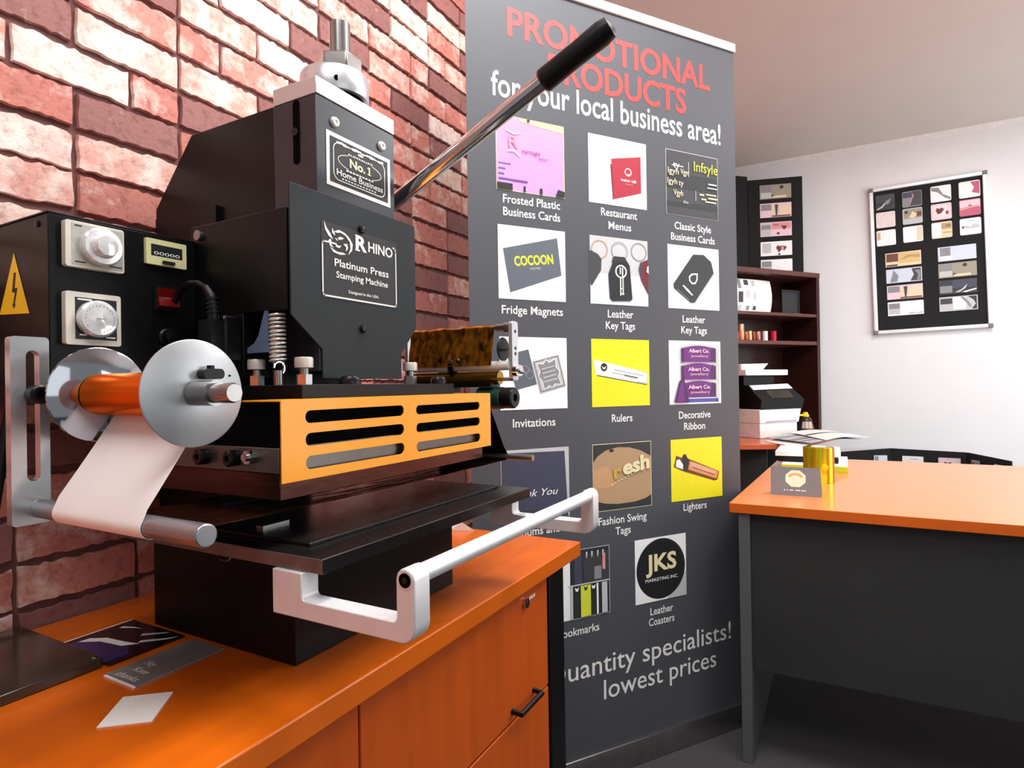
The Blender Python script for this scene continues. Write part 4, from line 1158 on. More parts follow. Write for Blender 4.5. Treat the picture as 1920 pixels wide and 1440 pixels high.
def gold_tube():
    t = thing('foil_reel', 'shiny gold and lime foil reel standing on end behind the grey card', 'foil roll', (2.245, 0.062, 0.72))
    m = mat('gold_lime_foil', (205, 160, 30), 0.22, 0.8, 0.05, 4)
    nt = m.node_tree
    bs = nt.nodes['Principled BSDF']
    tc = nt.nodes['Texture Coordinate']
    w = nt.nodes.new('ShaderNodeTexNoise')
    w.inputs['Scale'].default_value = 46
    mp = nt.nodes.new('ShaderNodeMapping')
    mp.inputs['Scale'].default_value = (1, 1, 0.02)
    rp = nt.nodes.new('ShaderNodeValToRGB')
    rp.color_ramp.interpolation = 'LINEAR'
    for i, (p, c) in enumerate(((0.34, (150, 84, 30)), (0.44, (210, 140, 50)), (0.49, (184, 200, 0)), (0.56, (226, 226, 40)), (0.64, (220, 150, 60)))):
        e = rp.color_ramp.elements[i] if i < 2 else rp.color_ramp.elements.new(p)
        e.position, e.color = p, lin(c) + (1,)
    nt.links.new(tc.outputs['Object'], mp.inputs['Vector'])
    nt.links.new(mp.outputs['Vector'], w.inputs['Vector'])
    nt.links.new(w.outputs['Fac'], rp.inputs['Fac'])
    nt.links.new(rp.outputs['Color'], bs.inputs['Base Color'])
    b = MB()
    b.lathe([(0.0455, 0.0), (0.047, 0.001), (0.047, 0.116), (0.0455, 0.117), (0.024, 0.117), (0.023, 0.110), (0.023, 0.06)], (0, 0, 0), seg=48)
    b.build('wound_foil', 'gold_lime_foil', t)
    MB().lathe([(0.0225, 0.02), (0.0225, 0.119), (0.0195, 0.119), (0.0195, 0.03)], (0, 0, 0), seg=32).build('core', 'paper', t)
    s = MB()
    pts = []
    for i in range(7):
        a = R(-150 - 6 * i)
        pts.append((0.048 * math.cos(a) - 0.006 * i / 6, 0.048 * math.sin(a) - 0.004 * i / 6))
    z0, z1 = 0.0, 0.05
    s.add([(p, q, z0) for p, q in pts] + [(p, q, z1) for p, q in pts] + [(p * 1.012, q * 1.012, z0) for p, q in pts] + [(p * 1.012, q * 1.012, z1) for p, q in pts],
          [(i, i + 1, 8 + i, 7 + i) for i in range(6)] + [(14 + i, 21 + i, 22 + i, 15 + i) for i in range(6)])
    s.lathe([(0.002, 0), (0.0105, 0.0005), (0.0115, 0.002), (0.002, 0.003)], (-0.053, -0.0185, 0.055), (-0.9, -0.4, 0), 12)
    s.build('loose_end', 'sticker_yellow', t)


gold_tube()


def notepads():
    b = MB().prism([(2.486, 0.195), (2.81, 0.195), (2.83, -0.028), (2.49, -0.026)], 'xy', 0.7205, 0.742)
    for i in range(len(b.f)):
        b.m[i] = 0 if i < 2 else 1
    tag(b.build('notepad', ['paper', 'lime'], smooth=0), 'thick white notepad with lime edge at the bottom of the pile behind the gold reel', 'notepad', 'pads piled on the peach desk')
    b = MB().box(2.57, 2.80, 0.004, 0.215, 0.7425, 0.765)
    tag(b.build('card_box', 'black_plastic', smooth=0, bevel=0.002), 'black box between two white pads on the peach desk', 'box')
    b = MB().prism([(2.56, 0.222), (2.80, 0.222), (2.82, 0.0), (2.58, -0.004)], 'xy', 0.7655, 0.783)
    tag(b.build('notepad', 'paper', smooth=0), 'white pad topmost of the pile, lying on the black box', 'notepad', 'pads piled on the peach desk')


notepads()


# ================================================================== brochures, card and case on the left desk
def desk_items():
    z = 0.7203
    t = thing('brochure', 'glossy dark blue brochure lying against the base of the press', 'brochure', (0.45, 0.85, z))
    b = MB().box(-0.047, 0.0495, -0.063, 0.063, 0.0, 0.0022)
    b.build('sheets', 'brochure_black', t, smooth=0)
    c = MB()

    def top(pts, m, k):
        a2 = sum(pts[i][0] * pts[(i + 1) % len(pts)][1] - pts[(i + 1) % len(pts)][0] * pts[i][1] for i in range(len(pts)))
        pts = pts if a2 > 0 else pts[::-1]
        c.add([(p, q, 0.0024 + 0.0002 * k) for p, q in pts], [list(range(len(pts)))], m)
    top([(-0.047, 0.060), (0.0495, 0.060), (0.0495, 0.063), (-0.047, 0.063)], 2, 0)
    top([(-0.047, -0.063), (0.0495, -0.063), (0.0495, 0.060), (-0.047, 0.060)], 0, 0)
    top([(-0.047, -0.05), (-0.02, -0.055), (0.0, -0.02), (-0.01, 0.03), (-0.03, 0.05), (-0.047, 0.045)], 1, 1)
    top([(-0.03, 0.045), (-0.015, 0.02), (-0.01, -0.02), (0.005, -0.035), (0.0, -0.012), (-0.004, 0.024), (-0.016, 0.044)], 2, 2)
    top([(0.005, -0.03), (0.03, -0.055), (0.044, -0.06), (0.03, -0.048), (0.012, -0.026)], 3, 2)
    top([(0.022, 0.045), (0.030, 0.03), (0.036, 0.012), (0.034, 0.03), (0.028, 0.046)], 2, 2)
    top([(0.02, -0.01), (0.042, -0.034), (0.046, -0.034), (0.026, -0.006)], 3, 2)
    c.build('cover_print', ['brochure_black', 'brochure_blue', 'print_white', 'p_light'], t, smooth=0)
    t = thing('silver_card', 'silver grey card with handwritten white lettering on the orange desk', 'card', (0.443, 0.735, z))
    b = MB().box(-0.055, 0.056, -0.032, 0.033, 0.0, 0.0016)
    b.box(-0.0575, -0.055, -0.031, 0.03, 0.0, 0.0018, 1)
    b.build('card_stock', ['silver_card_face', 'paper'], t, smooth=0)
    w = MB()
    for s, bx, bz, cp in (('Hey', -0.045, 0.010, 0.010), ('Kate', -0.041, -0.006, 0.009), ('thanks', -0.047, -0.022, 0.009)):
        n0 = len(w.v)
        w.text(s, 0, bz, cp, bx, bx + 0.0068 * len(s), shear=0.35)
        w.v[n0:] = [(p[0], p[2], 0.0018) for p in w.v[n0:]]
    # the script reads from the desk's left side
    w.v = [(p[1] - 0.028, -(p[0] + 0.026), p[2]) for p in w.v]
    w.f = [f for f in w.f]
    w.build('handwriting', 'print_white', t, smooth=0)
    t = thing('flat_case', 'glossy dark flat case at the left end of the orange desk', 'case', (0.30, 0.90, z))
    MB().prism(rounded(-0.16, 0.101, -0.108, 0.106, 0.006, 4), 'xy', 0.0, 0.012).build('shell', 'case_gloss', t, bevel=0.002)
    MB().lathe([(0.003, 0), (0.003, 0.001), (0.0015, 0.002)], (0.094, -0.098, 0.012), (0, 0, 1), 12).build('stud', 'chrome', t)
    o = MB().prism(rot2([(-0.03, -0.025), (0.03, -0.025), (0.03, 0.025), (-0.03, 0.025)], (0, 0), 40), 'xy', 0.0, 0.0012).build('note_sheet', 'paper', smooth=0)
    o.location = (0.362, 0.655, z)
    tag(o, 'small white paper slip at the front edge of the orange desk', 'paper')
    o = MB().add([(0, 0, 0), (0.024, -0.052, 0), (0.03, -0.01, 0), (0.012, -0.024, 0.020), (0.004, 0.03, 0)], [(0, 1, 3), (1, 2, 3), (2, 4, 3), (4, 0, 3), (4, 2, 1, 0)]).build('paper_scrap', 'paper', smooth=0)
    o.location = (1.153, 0.80, z)
    tag(o, 'small folded white paper at the right back of the orange desk beside the press', 'paper')
    c = MB()
    c.tube([(0.3855, 0.982, 1.0405), (0.3845, 0.982, 1.034), (0.379, 0.98, 1.012), (0.372, 0.98, 0.97), (0.36, 0.975, 0.90), (0.335, 0.97, 0.83), (0.29, 0.96, 0.765), (0.24, 0.945, 0.745)], 0.0072, 12)
    tag(c.build('power_cable', 'black_plastic'), 'black power cable hanging down the brick wall from the control box', 'cable')


mat('brochure_black', (14, 15, 20), 0.22, 0.0, 0.2, 30, coat=0.4)
mat('brochure_blue', (40, 44, 104), 0.22, 0.0, 0.25, 60, coat=0.4)
mat('silver_card_face', (132, 134, 132), 0.3, 0.1, 0.15, 14)
mat('case_gloss', (62, 54, 48), 0.18, 0.3, 0.2, 12, coat=0.4)
desk_items()


# ================================================================== corner unit with hutch and printer
def hutch():
    hx, hy, yaw = 4.5337, 0.1024, -37
    t = thing('corner_return', 'low brown-topped corner desk under the dark hutch behind the banner', 'desk', (4.2, 0.5, 0))
    MB().prism([(x - 4.2, y - 0.5) for x, y in ((3.40, 0.62), (3.44, 0.458), (3.545, 0.25), (3.80, 0.14), (4.256, 0.005), (4.735, 0.18), (4.735, 0.97), (3.50, 0.97))], 'xy', 0.69, 0.7195).build('top', 'return_brown', t, bevel=0.002)
    MB().box(-0.62, 0.50, 0.20, 0.22, 0.0, 0.689).build('back_panel', 'charcoal_board', t)
    MB().box(-0.655, -0.625, -0.15, 0.44, 0.0, 0.689).build('side_panel', 'charcoal_board', t)
    MB().box(0.50, 0.53, -0.24, 0.44, 0.0, 0.689).build('side_panel', 'charcoal_board', t)
    t = thing('hutch', 'dark mahogany hutch shelf unit standing on the brown corner desk', 'shelf', (hx, hy, 0.72), yaw)
    D, L, H = 0.295, -0.97, 1.062
    MB().box(L, 0.0, -0.004, D, H - 0.031, H).build('top_board', 'mahogany_edge', t, bevel=0.002)
    for a, b_ in ((-0.028, -0.001), (L + 0.001, L + 0.028)):
        MB().box(a, b_, 0.0, D, 0.0, H - 0.0315).build('side_panel', 'dark_mahogany', t, bevel=0.001)
    for z, th in ((0.785, 0.020), (0.602, 0.024)):
        MB().box(L + 0.0285, -0.0285, 0.004, D - 0.012, z - th, z).build('shelf', 'mahogany_edge', t, bevel=0.001)
    MB().box(L + 0.0285, -0.0285, D - 0.0115, D - 0.001, 0.0, H - 0.0315).build('back_board', 'dark_mahogany', t)
    c, s = math.cos(R(yaw)), math.sin(R(yaw))
    W = lambda u, v, z: (hx + c * u - s * v, hy + s * u + c * v, z)
    # curved sample poster
    t = thing('sample_sheet', 'white curved sample sheet with small prints on the top shelf of the hutch', 'poster', W(-0.60, 0.05, 1.5055), yaw)
    n, w, h = 12, 0.42, 0.215
    def P(a, zz, off=0.0):
        th = R(-60 + 95 * a)
        return (-0.27 + 0.50 * a + 0.02 * math.sin(math.pi * zz), 0.10 - 0.085 * math.cos(th) + off, zz * h)
    b = MB()
    vs = [P(i / n, k / 5) for k in range(6) for i in range(n + 1)] + [P(i / n, k / 5, 0.002) for k in range(6) for i in range(n + 1)]
    N = 6 * (n + 1)
    fs = []
    for k in range(5):
        for i in range(n):
            q_ = (k * (n + 1) + i, k * (n + 1) + i + 1, (k + 1) * (n + 1) + i + 1, (k + 1) * (n + 1) + i)
            fs += [q_, tuple(N + j for j in q_[::-1])]
    b.add(vs, fs)
    b.build('sheet', 'paper', t, smooth=60)
    names = ['p_dark', 'p_mid', 'p_light', 'p_palepink']
    for a, z0, z1, wd, m in ((0.40, 0.72, 0.98, 0.05, 1), (0.40, 0.30, 0.62, 0.07, 0), (0.40, 0.05, 0.22, 0.05, 2), (0.50, 0.82, 0.97, 0.07, 0), (0.52, 0.45, 0.66, 0.06, 3), (0.53, 0.07, 0.2, 0.05, 1), (0.63, 0.80, 0.96, 0.05, 2), (0.65, 0.4, 0.6, 0.03, 2), (0.645, 0.08, 0.2, 0.05, 0)):
        MB().add([P(a, z0, -0.001), P(a + wd, z0, -0.001), P(a + wd, z1, -0.001), P(a, z1, -0.001)], [(0, 1, 2, 3)]).build('small_print', names[m], t, smooth=0)
    # black frame
    t = thing('picture_frame', 'small black frame leaning in the right of the hutch top shelf', 'picture frame', W(-0.188, 0.07, 1.506), yaw)
    MB().plate([(-0.082, 0.0), (0.082, 0.0), (0.082, 0.165), (-0.082, 0.165)], [[(-0.071, 0.012), (0.071, 0.012), (0.071, 0.153), (-0.071, 0.153)]], 'xz', 0.0, 0.014).build('frame', 'frame_black', t, bevel=0.001)
    MB().box(-0.071, 0.071, 0.006, 0.012, 0.012, 0.153).build('picture', 'p_charcoal', t)
    MB().box(0.02, 0.08, -0.012, -0.001, 0.0, 0.008).build('name_strip', 'p_light', t)
    # foil rolls
    for u, r, h_, mm, lab in ((-0.690, 0.016, 0.055, 'roll_brown', 'short brown foil roll at the left end of the hutch middle shelf'), (-0.652, 0.0175, 0.104, 'roll_peach', 'tallest peach foil roll on the hutch middle shelf'), (-0.612, 0.015, 0.056, 'roll_orange', 'orange-brown foil roll right of the tall peach roll'),
                              (-0.578, 0.0125, 0.062, 'roll_cream', 'cream foil roll on the hutch middle shelf'), (-0.545, 0.011, 0.058, 'roll_brown', 'thin brown foil roll between the cream and the pink rolls'), (-0.508, 0.0165, 0.060, 'roll_pink', 'dusty pink foil roll on the hutch middle shelf'),
                              (-0.448, 0.018, 0.064, 'roll_white', 'white foil roll beside the red roll on the hutch shelf'), (-0.375, 0.0225, 0.066, 'roll_red', 'red foil roll at the right end of the row on the hutch shelf')):
        t = thing('foil_roll', lab, 'foil roll', W(u, 0.055, 1.3225), yaw, 'foil rolls on the hutch shelf')
        MB().lathe([(r * 0.96, 0.0), (r, 0.001), (r, h_ - 0.001), (r * 0.96, h_), (r * 0.5, h_), (r * 0.48, h_ - 0.02)], (0, 0, 0), seg=24).build('wound_foil', mm, t)
        MB().lathe([(r * 0.46, h_ - 0.03), (r * 0.46, h_ + 0.001), (r * 0.36, h_ + 0.001), (r * 0.36, h_ - 0.02)], (0, 0, 0), seg=18).build('core', 'paper', t)
    # glue bottle
    t = thing('glue_bottle', 'black bottle with yellow cap standing right of the white printer', 'bottle', (4.335, 0.192, 0.72), yaw)
    MB().lathe([(0.050, 0.0), (0.053, 0.004), (0.050, 0.03), (0.036, 0.090), (0.030, 0.100), (0.018, 0.106)], (0, 0, 0), seg=28).build('body', 'bottle_dark', t)
    MB().lathe([(0.022, 0.106), (0.022, 0.116), (0.017, 0.118), (0.014, 0.134), (0.010, 0.136)], (0, 0, 0), seg=22).box(-0.058, 0.02, -0.008, 0.008, 0.112, 0.124).build('cap', 'cap_yellow', t)
    b = MB()
    for i in range(6):
        a0, a1 = R(-165 + 14 * i), R(-165 + 14 * (i + 1))
        b.add([(0.0512 * math.cos(a0), 0.0512 * math.sin(a0), 0.032), (0.0512 * math.cos(a1), 0.0512 * math.sin(a1), 0.032), (0.0412 * math.cos(a1), 0.0412 * math.sin(a1), 0.075), (0.0412 * math.cos(a0), 0.0412 * math.sin(a0), 0.075)], [(0, 1, 2, 3)], i % 2)
    b.build('bottle_label', ['p_light', 'p_tan'], t)


mat('frame_black', (30, 28, 28), 0.35)
mat('roll_brown', (150, 84, 44), 0.3, 0.5)
mat('roll_peach', (244, 168, 140), 0.3, 0.4)
mat('roll_orange', (176, 98, 44), 0.3, 0.5)
mat('roll_cream', (240, 200, 150), 0.3, 0.4)
mat('roll_pink', (200, 130, 120), 0.3, 0.4)
mat('roll_white', (240, 232, 230), 0.4, 0.2)
mat('roll_red', (176, 22, 44), 0.3, 0.5)
mat('bottle_dark', (50, 40, 38), 0.3)
mat('cap_yellow', (240, 214, 40), 0.4)
hutch()


def printer():
    t = thing('printer', 'white multifunction printer with black control panel on the corner desk', 'printer', (3.80, 0.41, 0.72), -37)
    D = 0.43
    MB().box(0.004, 0.312, 0.004, D, 0.0, 0.088).build('paper_tray', 'white_plastic', t, bevel=0.004)
    b = MB().add([(0.0, 0.0, 0.0885), (0.322, 0.0, 0.0885), (0.346, 0.0, 0.172), (0.0, 0.0, 0.172), (0.0, D, 0.0885), (0.322, D, 0.0885), (0.346, D, 0.172), (0.0, D, 0.172)],
                 [(0, 1, 2, 3), (7, 6, 5, 4), (0, 4, 5, 1), (1, 5, 6, 2), (2, 6, 7, 3), (3, 7, 4, 0)])
    b.build('body', 'white_plastic', t, bevel=0.004)
    MB().box(0.05, 0.30, -0.003, 0.0, 0.096, 0.101).build('tray_slot', 'p_mid', t)
    b = MB().add([(0.006, -0.002, 0.1725), (0.350, -0.002, 0.1725), (0.366, -0.006, 0.226), (0.010, -0.006, 0.226), (0.330, 0.085, 0.324), (-0.008, 0.085, 0.316), (0.340, D, 0.316), (-0.008, D, 0.316), (0.350, D, 0.1725), (0.006, D, 0.1725), (-0.02, 0.12, 0.20), (-0.008, 0.12, 0.316)],
                 [(0, 1, 2, 3), (3, 2, 4, 5), (5, 4, 6, 7), (1, 8, 6, 4, 2), (8, 9, 7, 6), (0, 3, 5, 7, 9), (0, 9, 8, 1)])
    hd = b.build('scanner_base', 'black_plastic', t, smooth=0)
    S = lambda u, v: (0.012 + (0.354 - 0.0) * u + (-0.018 - 0.015 * u) * v, -0.0062 + 0.0912 * v - 0.0012, 0.2262 + (0.090 + 0.008 * u) * v + 0.0012)
    b = MB().add([S(0.03, 0.68), S(0.985, 0.68), S(0.985, 0.985), S(0.03, 0.985)], [(0, 1, 2, 3)])
    b.build('button_strip', 'white_plastic', hd, smooth=0)
    b = MB().add([S(0.27, 0.12), S(0.80, 0.12), S(0.82, 0.60), S(0.29, 0.60)], [(0, 1, 2, 3)])
    b.build('touch_screen', 'case_gloss', hd, smooth=0)
    b = MB().box(0.0, 0.25, 0.12, D - 0.02, 0.3165, 0.375).build('neck', 'black_plastic', t)
    b = MB().prism(rounded(-0.05, 0.300, 0.3765, 0.411, 0.006, 4), 'xz', 0.055, D).build('document_lid', 'white_plastic', t, bevel=0.002)
    b = MB().add([(-0.05, 0.09, 0.4115), (0.13, 0.09, 0.4115), (0.175, 0.09, 0.4505), (-0.05, 0.09, 0.446), (-0.05, 0.36, 0.4115), (0.13, 0.36, 0.4115), (0.175, 0.36, 0.4505), (-0.05, 0.36, 0.446)],
                 [(0, 1, 2, 3), (7, 6, 5, 4), (0, 4, 5, 1), (1, 5, 6, 2), (2, 6, 7, 3), (3, 7, 4, 0)])
    b.build('document_feeder', 'white_plastic', t, bevel=0.002)


printer()


def loose_sheets():
    def sheet(name, corners, m, label, lift=0.012, stripes=None):
        a, b_, c, d = [Vector(p) for p in corners]
        n = 12
        vs, fs = [], []
        for s in (0, -0.0012):
            for j in range(n + 1):
                for i in range(n + 1):
                    u, v = i / n, j / n
                    p = a.lerp(b_, u).lerp(d.lerp(c, u), v)
                    vs.append((p.x, p.y, p.z + lift * math.sin(math.pi * u) * (0.6 + 0.4 * v) + s))
        N = (n + 1) ** 2
        ms = []
        B = MB()
        for j in range(n):
            for i in range(n):
                q_ = (j * (n + 1) + i, j * (n + 1) + i + 1, (j + 1) * (n + 1) + i + 1, (j + 1) * (n + 1) + i)
                fs += [q_, tuple(N + k for k in q_[::-1])]
                ms += [(1 if stripes and j in stripes else 0), 0]
        for k in range(n):
            for e0, e1 in ((k, k + 1), (n * (n + 1) + k, n * (n + 1) + k + 1), (k * (n + 1), (k + 1) * (n + 1)), (k * (n + 1) + n, (k + 1) * (n + 1) + n)):
                fs.append((e0, e1, N + e1, N + e0))
                ms.append(0)
        B.add(vs, fs)
        B.m = ms
        tag(B.build(name, m, smooth=60), label, 'paper', 'loose sheets on the corner desk')
    sheet('loose_sheet', ((3.66, 0.375, 0.7215), (4.10, 0.175, 0.7215), (3.70, 0.10, 0.7215), (3.30, 0.17, 0.7235)), ['paper', 'paper_grey'], 'white sheet lowest in the fan of papers in front of the printer', 0.006)
    sheet('loose_sheet', ((3.74, 0.375, 0.7360), (4.17, 0.120, 0.7360), (3.72, -0.100, 0.740), (3.42, 0.13, 0.740)), ['p_light', 'p_mid'], 'grey printed sheet in the middle of the fan of papers by the printer', 0.010, (2, 3, 6, 7, 9))
    sheet('loose_sheet', ((3.955, 0.26, 0.7520), (4.20, 0.070, 0.7520), (3.66, -0.145, 0.756), (3.47, 0.06, 0.753)), ['paper', 'p_dark'], 'striped sheet topmost in the fan of papers, overhanging the corner desk', 0.012, (5,))


loose_sheets()


# ================================================================== display panels and pin board
def small_card(name, root_m, w, h, look, label, cat, group, depth=0.0015, r=0.006):
    """a sample card: stock with a few printed shapes, its own face colours given in look"""
    b, mats = MB(), []

    def mi(k):
        if k not in mats:
            mats.append(k)
        return mats.index(k)
    b.prism(rounded(-w / 2, w / 2, -h / 2, h / 2, r, 4), 'xz', -depth, 0.0, mi(look[0]))
    for i, (k, pts) in enumerate(look[1]):
        b.flat([((a - 0.5) * w * 0.985, (c - 0.5) * h * 0.97) for a, c in pts], -depth - 0.0003 * (i + 1), mi(k))
    o = b.build(name, mats, smooth=0)
    o.matrix_world = root_m
    return tag(o, label, cat, group)


q4 = lambda a, c, d, e: [(a, c), (d, c), (d, e), (a, e)]
K = {
    'dark_swoosh': ('p_charcoal', [('p_dark', q4(0.02, 0.5, 0.98, 0.95)), ('p_light', [(0.0, 0.06), (0.3, 0.25), (0.62, 0.62), (0.58, 0.45), (0.35, 0.15), (0.1, 0.03)]), ('p_mid', [(0.5, 0.5), (0.8, 0.72), (0.72, 0.4), (0.6, 0.3)])]),
    'grey_river': ('p_mid', [('p_navy', q4(0.02, 0.6, 0.5, 0.95)), ('p_dark', [(0.5, 0.98), (0.56, 0.7), (0.42, 0.4), (0.34, 0.05), (0.5, 0.05), (0.98, 0.05), (0.98, 0.98)]), ('p_rose', [(0.5, 0.9), (0.55, 0.7), (0.42, 0.4), (0.36, 0.1), (0.40, 0.1), (0.47, 0.4), (0.6, 0.7)])]),
    'white_curve': ('p_white', [('p_mid', [(0.02, 0.95), (0.4, 0.9), (0.6, 0.45), (0.98, 0.2), (0.98, 0.05), (0.7, 0.2), (0.35, 0.6), (0.02, 0.75)])]),
    'white_pink': ('p_white', [('p_dpink', [(0.55, 0.96), (0.98, 0.96), (0.98, 0.15), (0.6, 0.3), (0.72, 0.6)])]),
    'pale_plain': ('p_blush', [('p_blush', q4(0.05, 0.3, 0.95, 0.5))]),
    'olive_photo': ('p_light', [('p_olive', q4(0.05, 0.35, 0.97, 0.95)), ('p_charcoal', ellipse(0.18, 0.78, 0.09, 0.1, 12)), ('p_sand', [(0.3, 0.4), (0.5, 0.8), (0.75, 0.6), (0.6, 0.35)]), ('p_brown', q4(0.72, 0.45, 0.97, 0.75))]),
    'hearts': ('p_palepink', [('p_blush', q4(0.1, 0.1, 0.9, 0.9)), ('p_dmaroon', [(0.32, 0.35), (0.22, 0.62), (0.30, 0.76), (0.42, 0.68), (0.54, 0.76), (0.64, 0.62), (0.5, 0.4)]), ('p_maroon', ellipse(0.78, 0.4, 0.09, 0.12, 10)), ('p_white', ellipse(0.62, 0.4, 0.1, 0.12, 10))]),
    'magenta_fade': ('p_dpink', [('p_palepink', q4(0.02, 0.5, 0.98, 0.97)), ('p_rose', [(0.02, 0.35), (0.98, 0.55), (0.98, 0.6), (0.02, 0.52)]), ('p_dpink', ellipse(0.5, 0.62, 0.1, 0.06, 10))]),
    'cream_left': ('p_white', [('p_white', q4(0.4, 0.05, 0.97, 0.96)), ('p_skin', q4(0.02, 0.4, 0.2, 0.9))]),
    'cream_plain': ('p_white', [('p_sand', q4(0.7, 0.05, 0.97, 0.96))]),
    'cream_lines': ('p_sand', [('p_white', q4(0.02, 0.05, 0.45, 0.96)), ('p_tan', q4(0.5, 0.55, 0.97, 0.92)), ('p_gold', q4(0.55, 0.28, 0.97, 0.36)), ('p_brown', q4(0.7, 0.72, 0.95, 0.78))]),
    'white_sketch': ('p_white', [('p_light', [(0.1, 0.45), (0.3, 0.6), (0.5, 0.5), (0.7, 0.65), (0.95, 0.5), (0.9, 0.4), (0.5, 0.35)]), ('p_grey', ellipse(0.14, 0.48, 0.06, 0.1, 10)), ('p_mid', q4(0.4, 0.82, 0.75, 0.85))]),
    'w_gold': ('p_sand', [('p_brown', q4(0.02, 0.35, 0.36, 0.95)), ('p_ochre', q4(0.37, 0.2, 0.97, 0.95)), ('p_tan', [(0.4, 0.4), (0.7, 0.6), (0.97, 0.5), (0.97, 0.75), (0.6, 0.75)]), ('p_dark', q4(0.02, 0.02, 0.34, 0.14))]),
    'w_bluegrey': ('p_paleblue', [('p_mid', [(0.2, 0.95), (0.35, 0.5), (0.3, 0.05), (0.1, 0.05), (0.16, 0.5)]), ('p_dark', [(0.72, 0.95), (0.78, 0.5), (0.68, 0.05), (0.98, 0.05), (0.98, 0.95)]), ('p_mid', [(0.8, 0.8), (0.9, 0.5), (0.86, 0.1), (0.96, 0.1), (0.96, 0.8)])]),
    'w_copper': ('p_palepink', [('p_mid', q4(0.02, 0.5, 0.36, 0.95)), ('p_sand', q4(0.37, 0.12, 0.55, 0.85)), ('p_sand', q4(0.6, 0.12, 0.98, 0.85)), ('p_dark', [(0.47, 0.9), (0.58, 0.9), (0.56, 0.4), (0.54, 0.1), (0.50, 0.1), (0.49, 0.4)]), ('p_brown', q4(0.37, 0.02, 0.98, 0.12))]),
    'w_white': ('p_white', [('p_mid', q4(0.02, 0.5, 0.34, 0.9)), ('p_light', q4(0.02, 0.1, 0.34, 0.5)), ('p_light', [(0.6, 0.2), (0.8, 0.12), (0.98, 0.2), (0.98, 0.06), (0.6, 0.06)])]),
    'w_paleblue': ('p_paleblue', [('p_mid', q4(0.05, 0.35, 0.33, 0.96)), ('p_white', q4(0.02, 0.05, 0.33, 0.35))]),
    'w_olive': ('p_olive', [('p_mid', q4(0.02, 0.5, 0.36, 0.96)), ('p_light', q4(0.02, 0.05, 0.36, 0.45)), ('p_charcoal', ellipse(0.70, 0.80, 0.06, 0.13, 10)), ('p_sand', q4(0.4, 0.05, 0.85, 0.2)), ('p_dark', [(0.38, 0.3), (0.5, 0.2), (0.38, 0.15)])]),
    'w_black': ('p_charcoal', [('p_mid', q4(0.02, 0.1, 0.35, 0.6)), ('p_navy', q4(0.36, 0.4, 0.98, 0.96)), ('p_light', [(0.4, 0.1), (0.6, 0.3), (0.75, 0.65), (0.7, 0.35), (0.55, 0.1)]), ('p_white', [(0.6, 0.1), (0.98, 0.3), (0.98, 0.2), (0.7, 0.05)])]),
    'w_arc': ('p_light', [('p_dark', q4(0.02, 0.5, 0.34, 0.9)), ('p_white', q4(0.36, 0.1, 0.7, 0.95)), ('p_charcoal', [(0.75, 0.96), (0.98, 0.96), (0.98, 0.05), (0.85, 0.05), (0.96, 0.4), (0.9, 0.7)]), ('p_mid', [(0.55, 0.95), (0.72, 0.5), (0.8, 0.2), (0.85, 0.2), (0.78, 0.55), (0.65, 0.95)])]),
    'w_pink': ('p_palepink', [('p_light', q4(0.02, 0.04, 0.33, 0.95)), ('p_mid', q4(0.02, 0.5, 0.33, 0.82)), ('p_rose', q4(0.36, 0.5, 0.98, 0.95)), ('p_dmaroon', [(0.66, 0.75), (0.76, 0.72), (0.86, 0.70), (0.80, 0.46), (0.74, 0.44)]), ('p_dmaroon', ellipse(0.57, 0.18, 0.05, 0.09, 10)), ('p_dpink', ellipse(0.5, 0.8, 0.1, 0.07, 10))]),
    'w_hearts': ('p_white', [('p_light', q4(0.05, 0.2, 0.33, 0.9)), ('p_dmaroon', [(0.58, 0.2), (0.49, 0.55), (0.54, 0.72), (0.62, 0.66), (0.70, 0.68), (0.78, 0.66), (0.84, 0.55), (0.76, 0.32), (0.68, 0.42)]), ('p_rose', ellipse(0.7, 0.5, 0.05, 0.14, 10)), ('p_black', [(0.54, 0.02), (0.64, 0.02), (0.6, 0.2)])]),
}


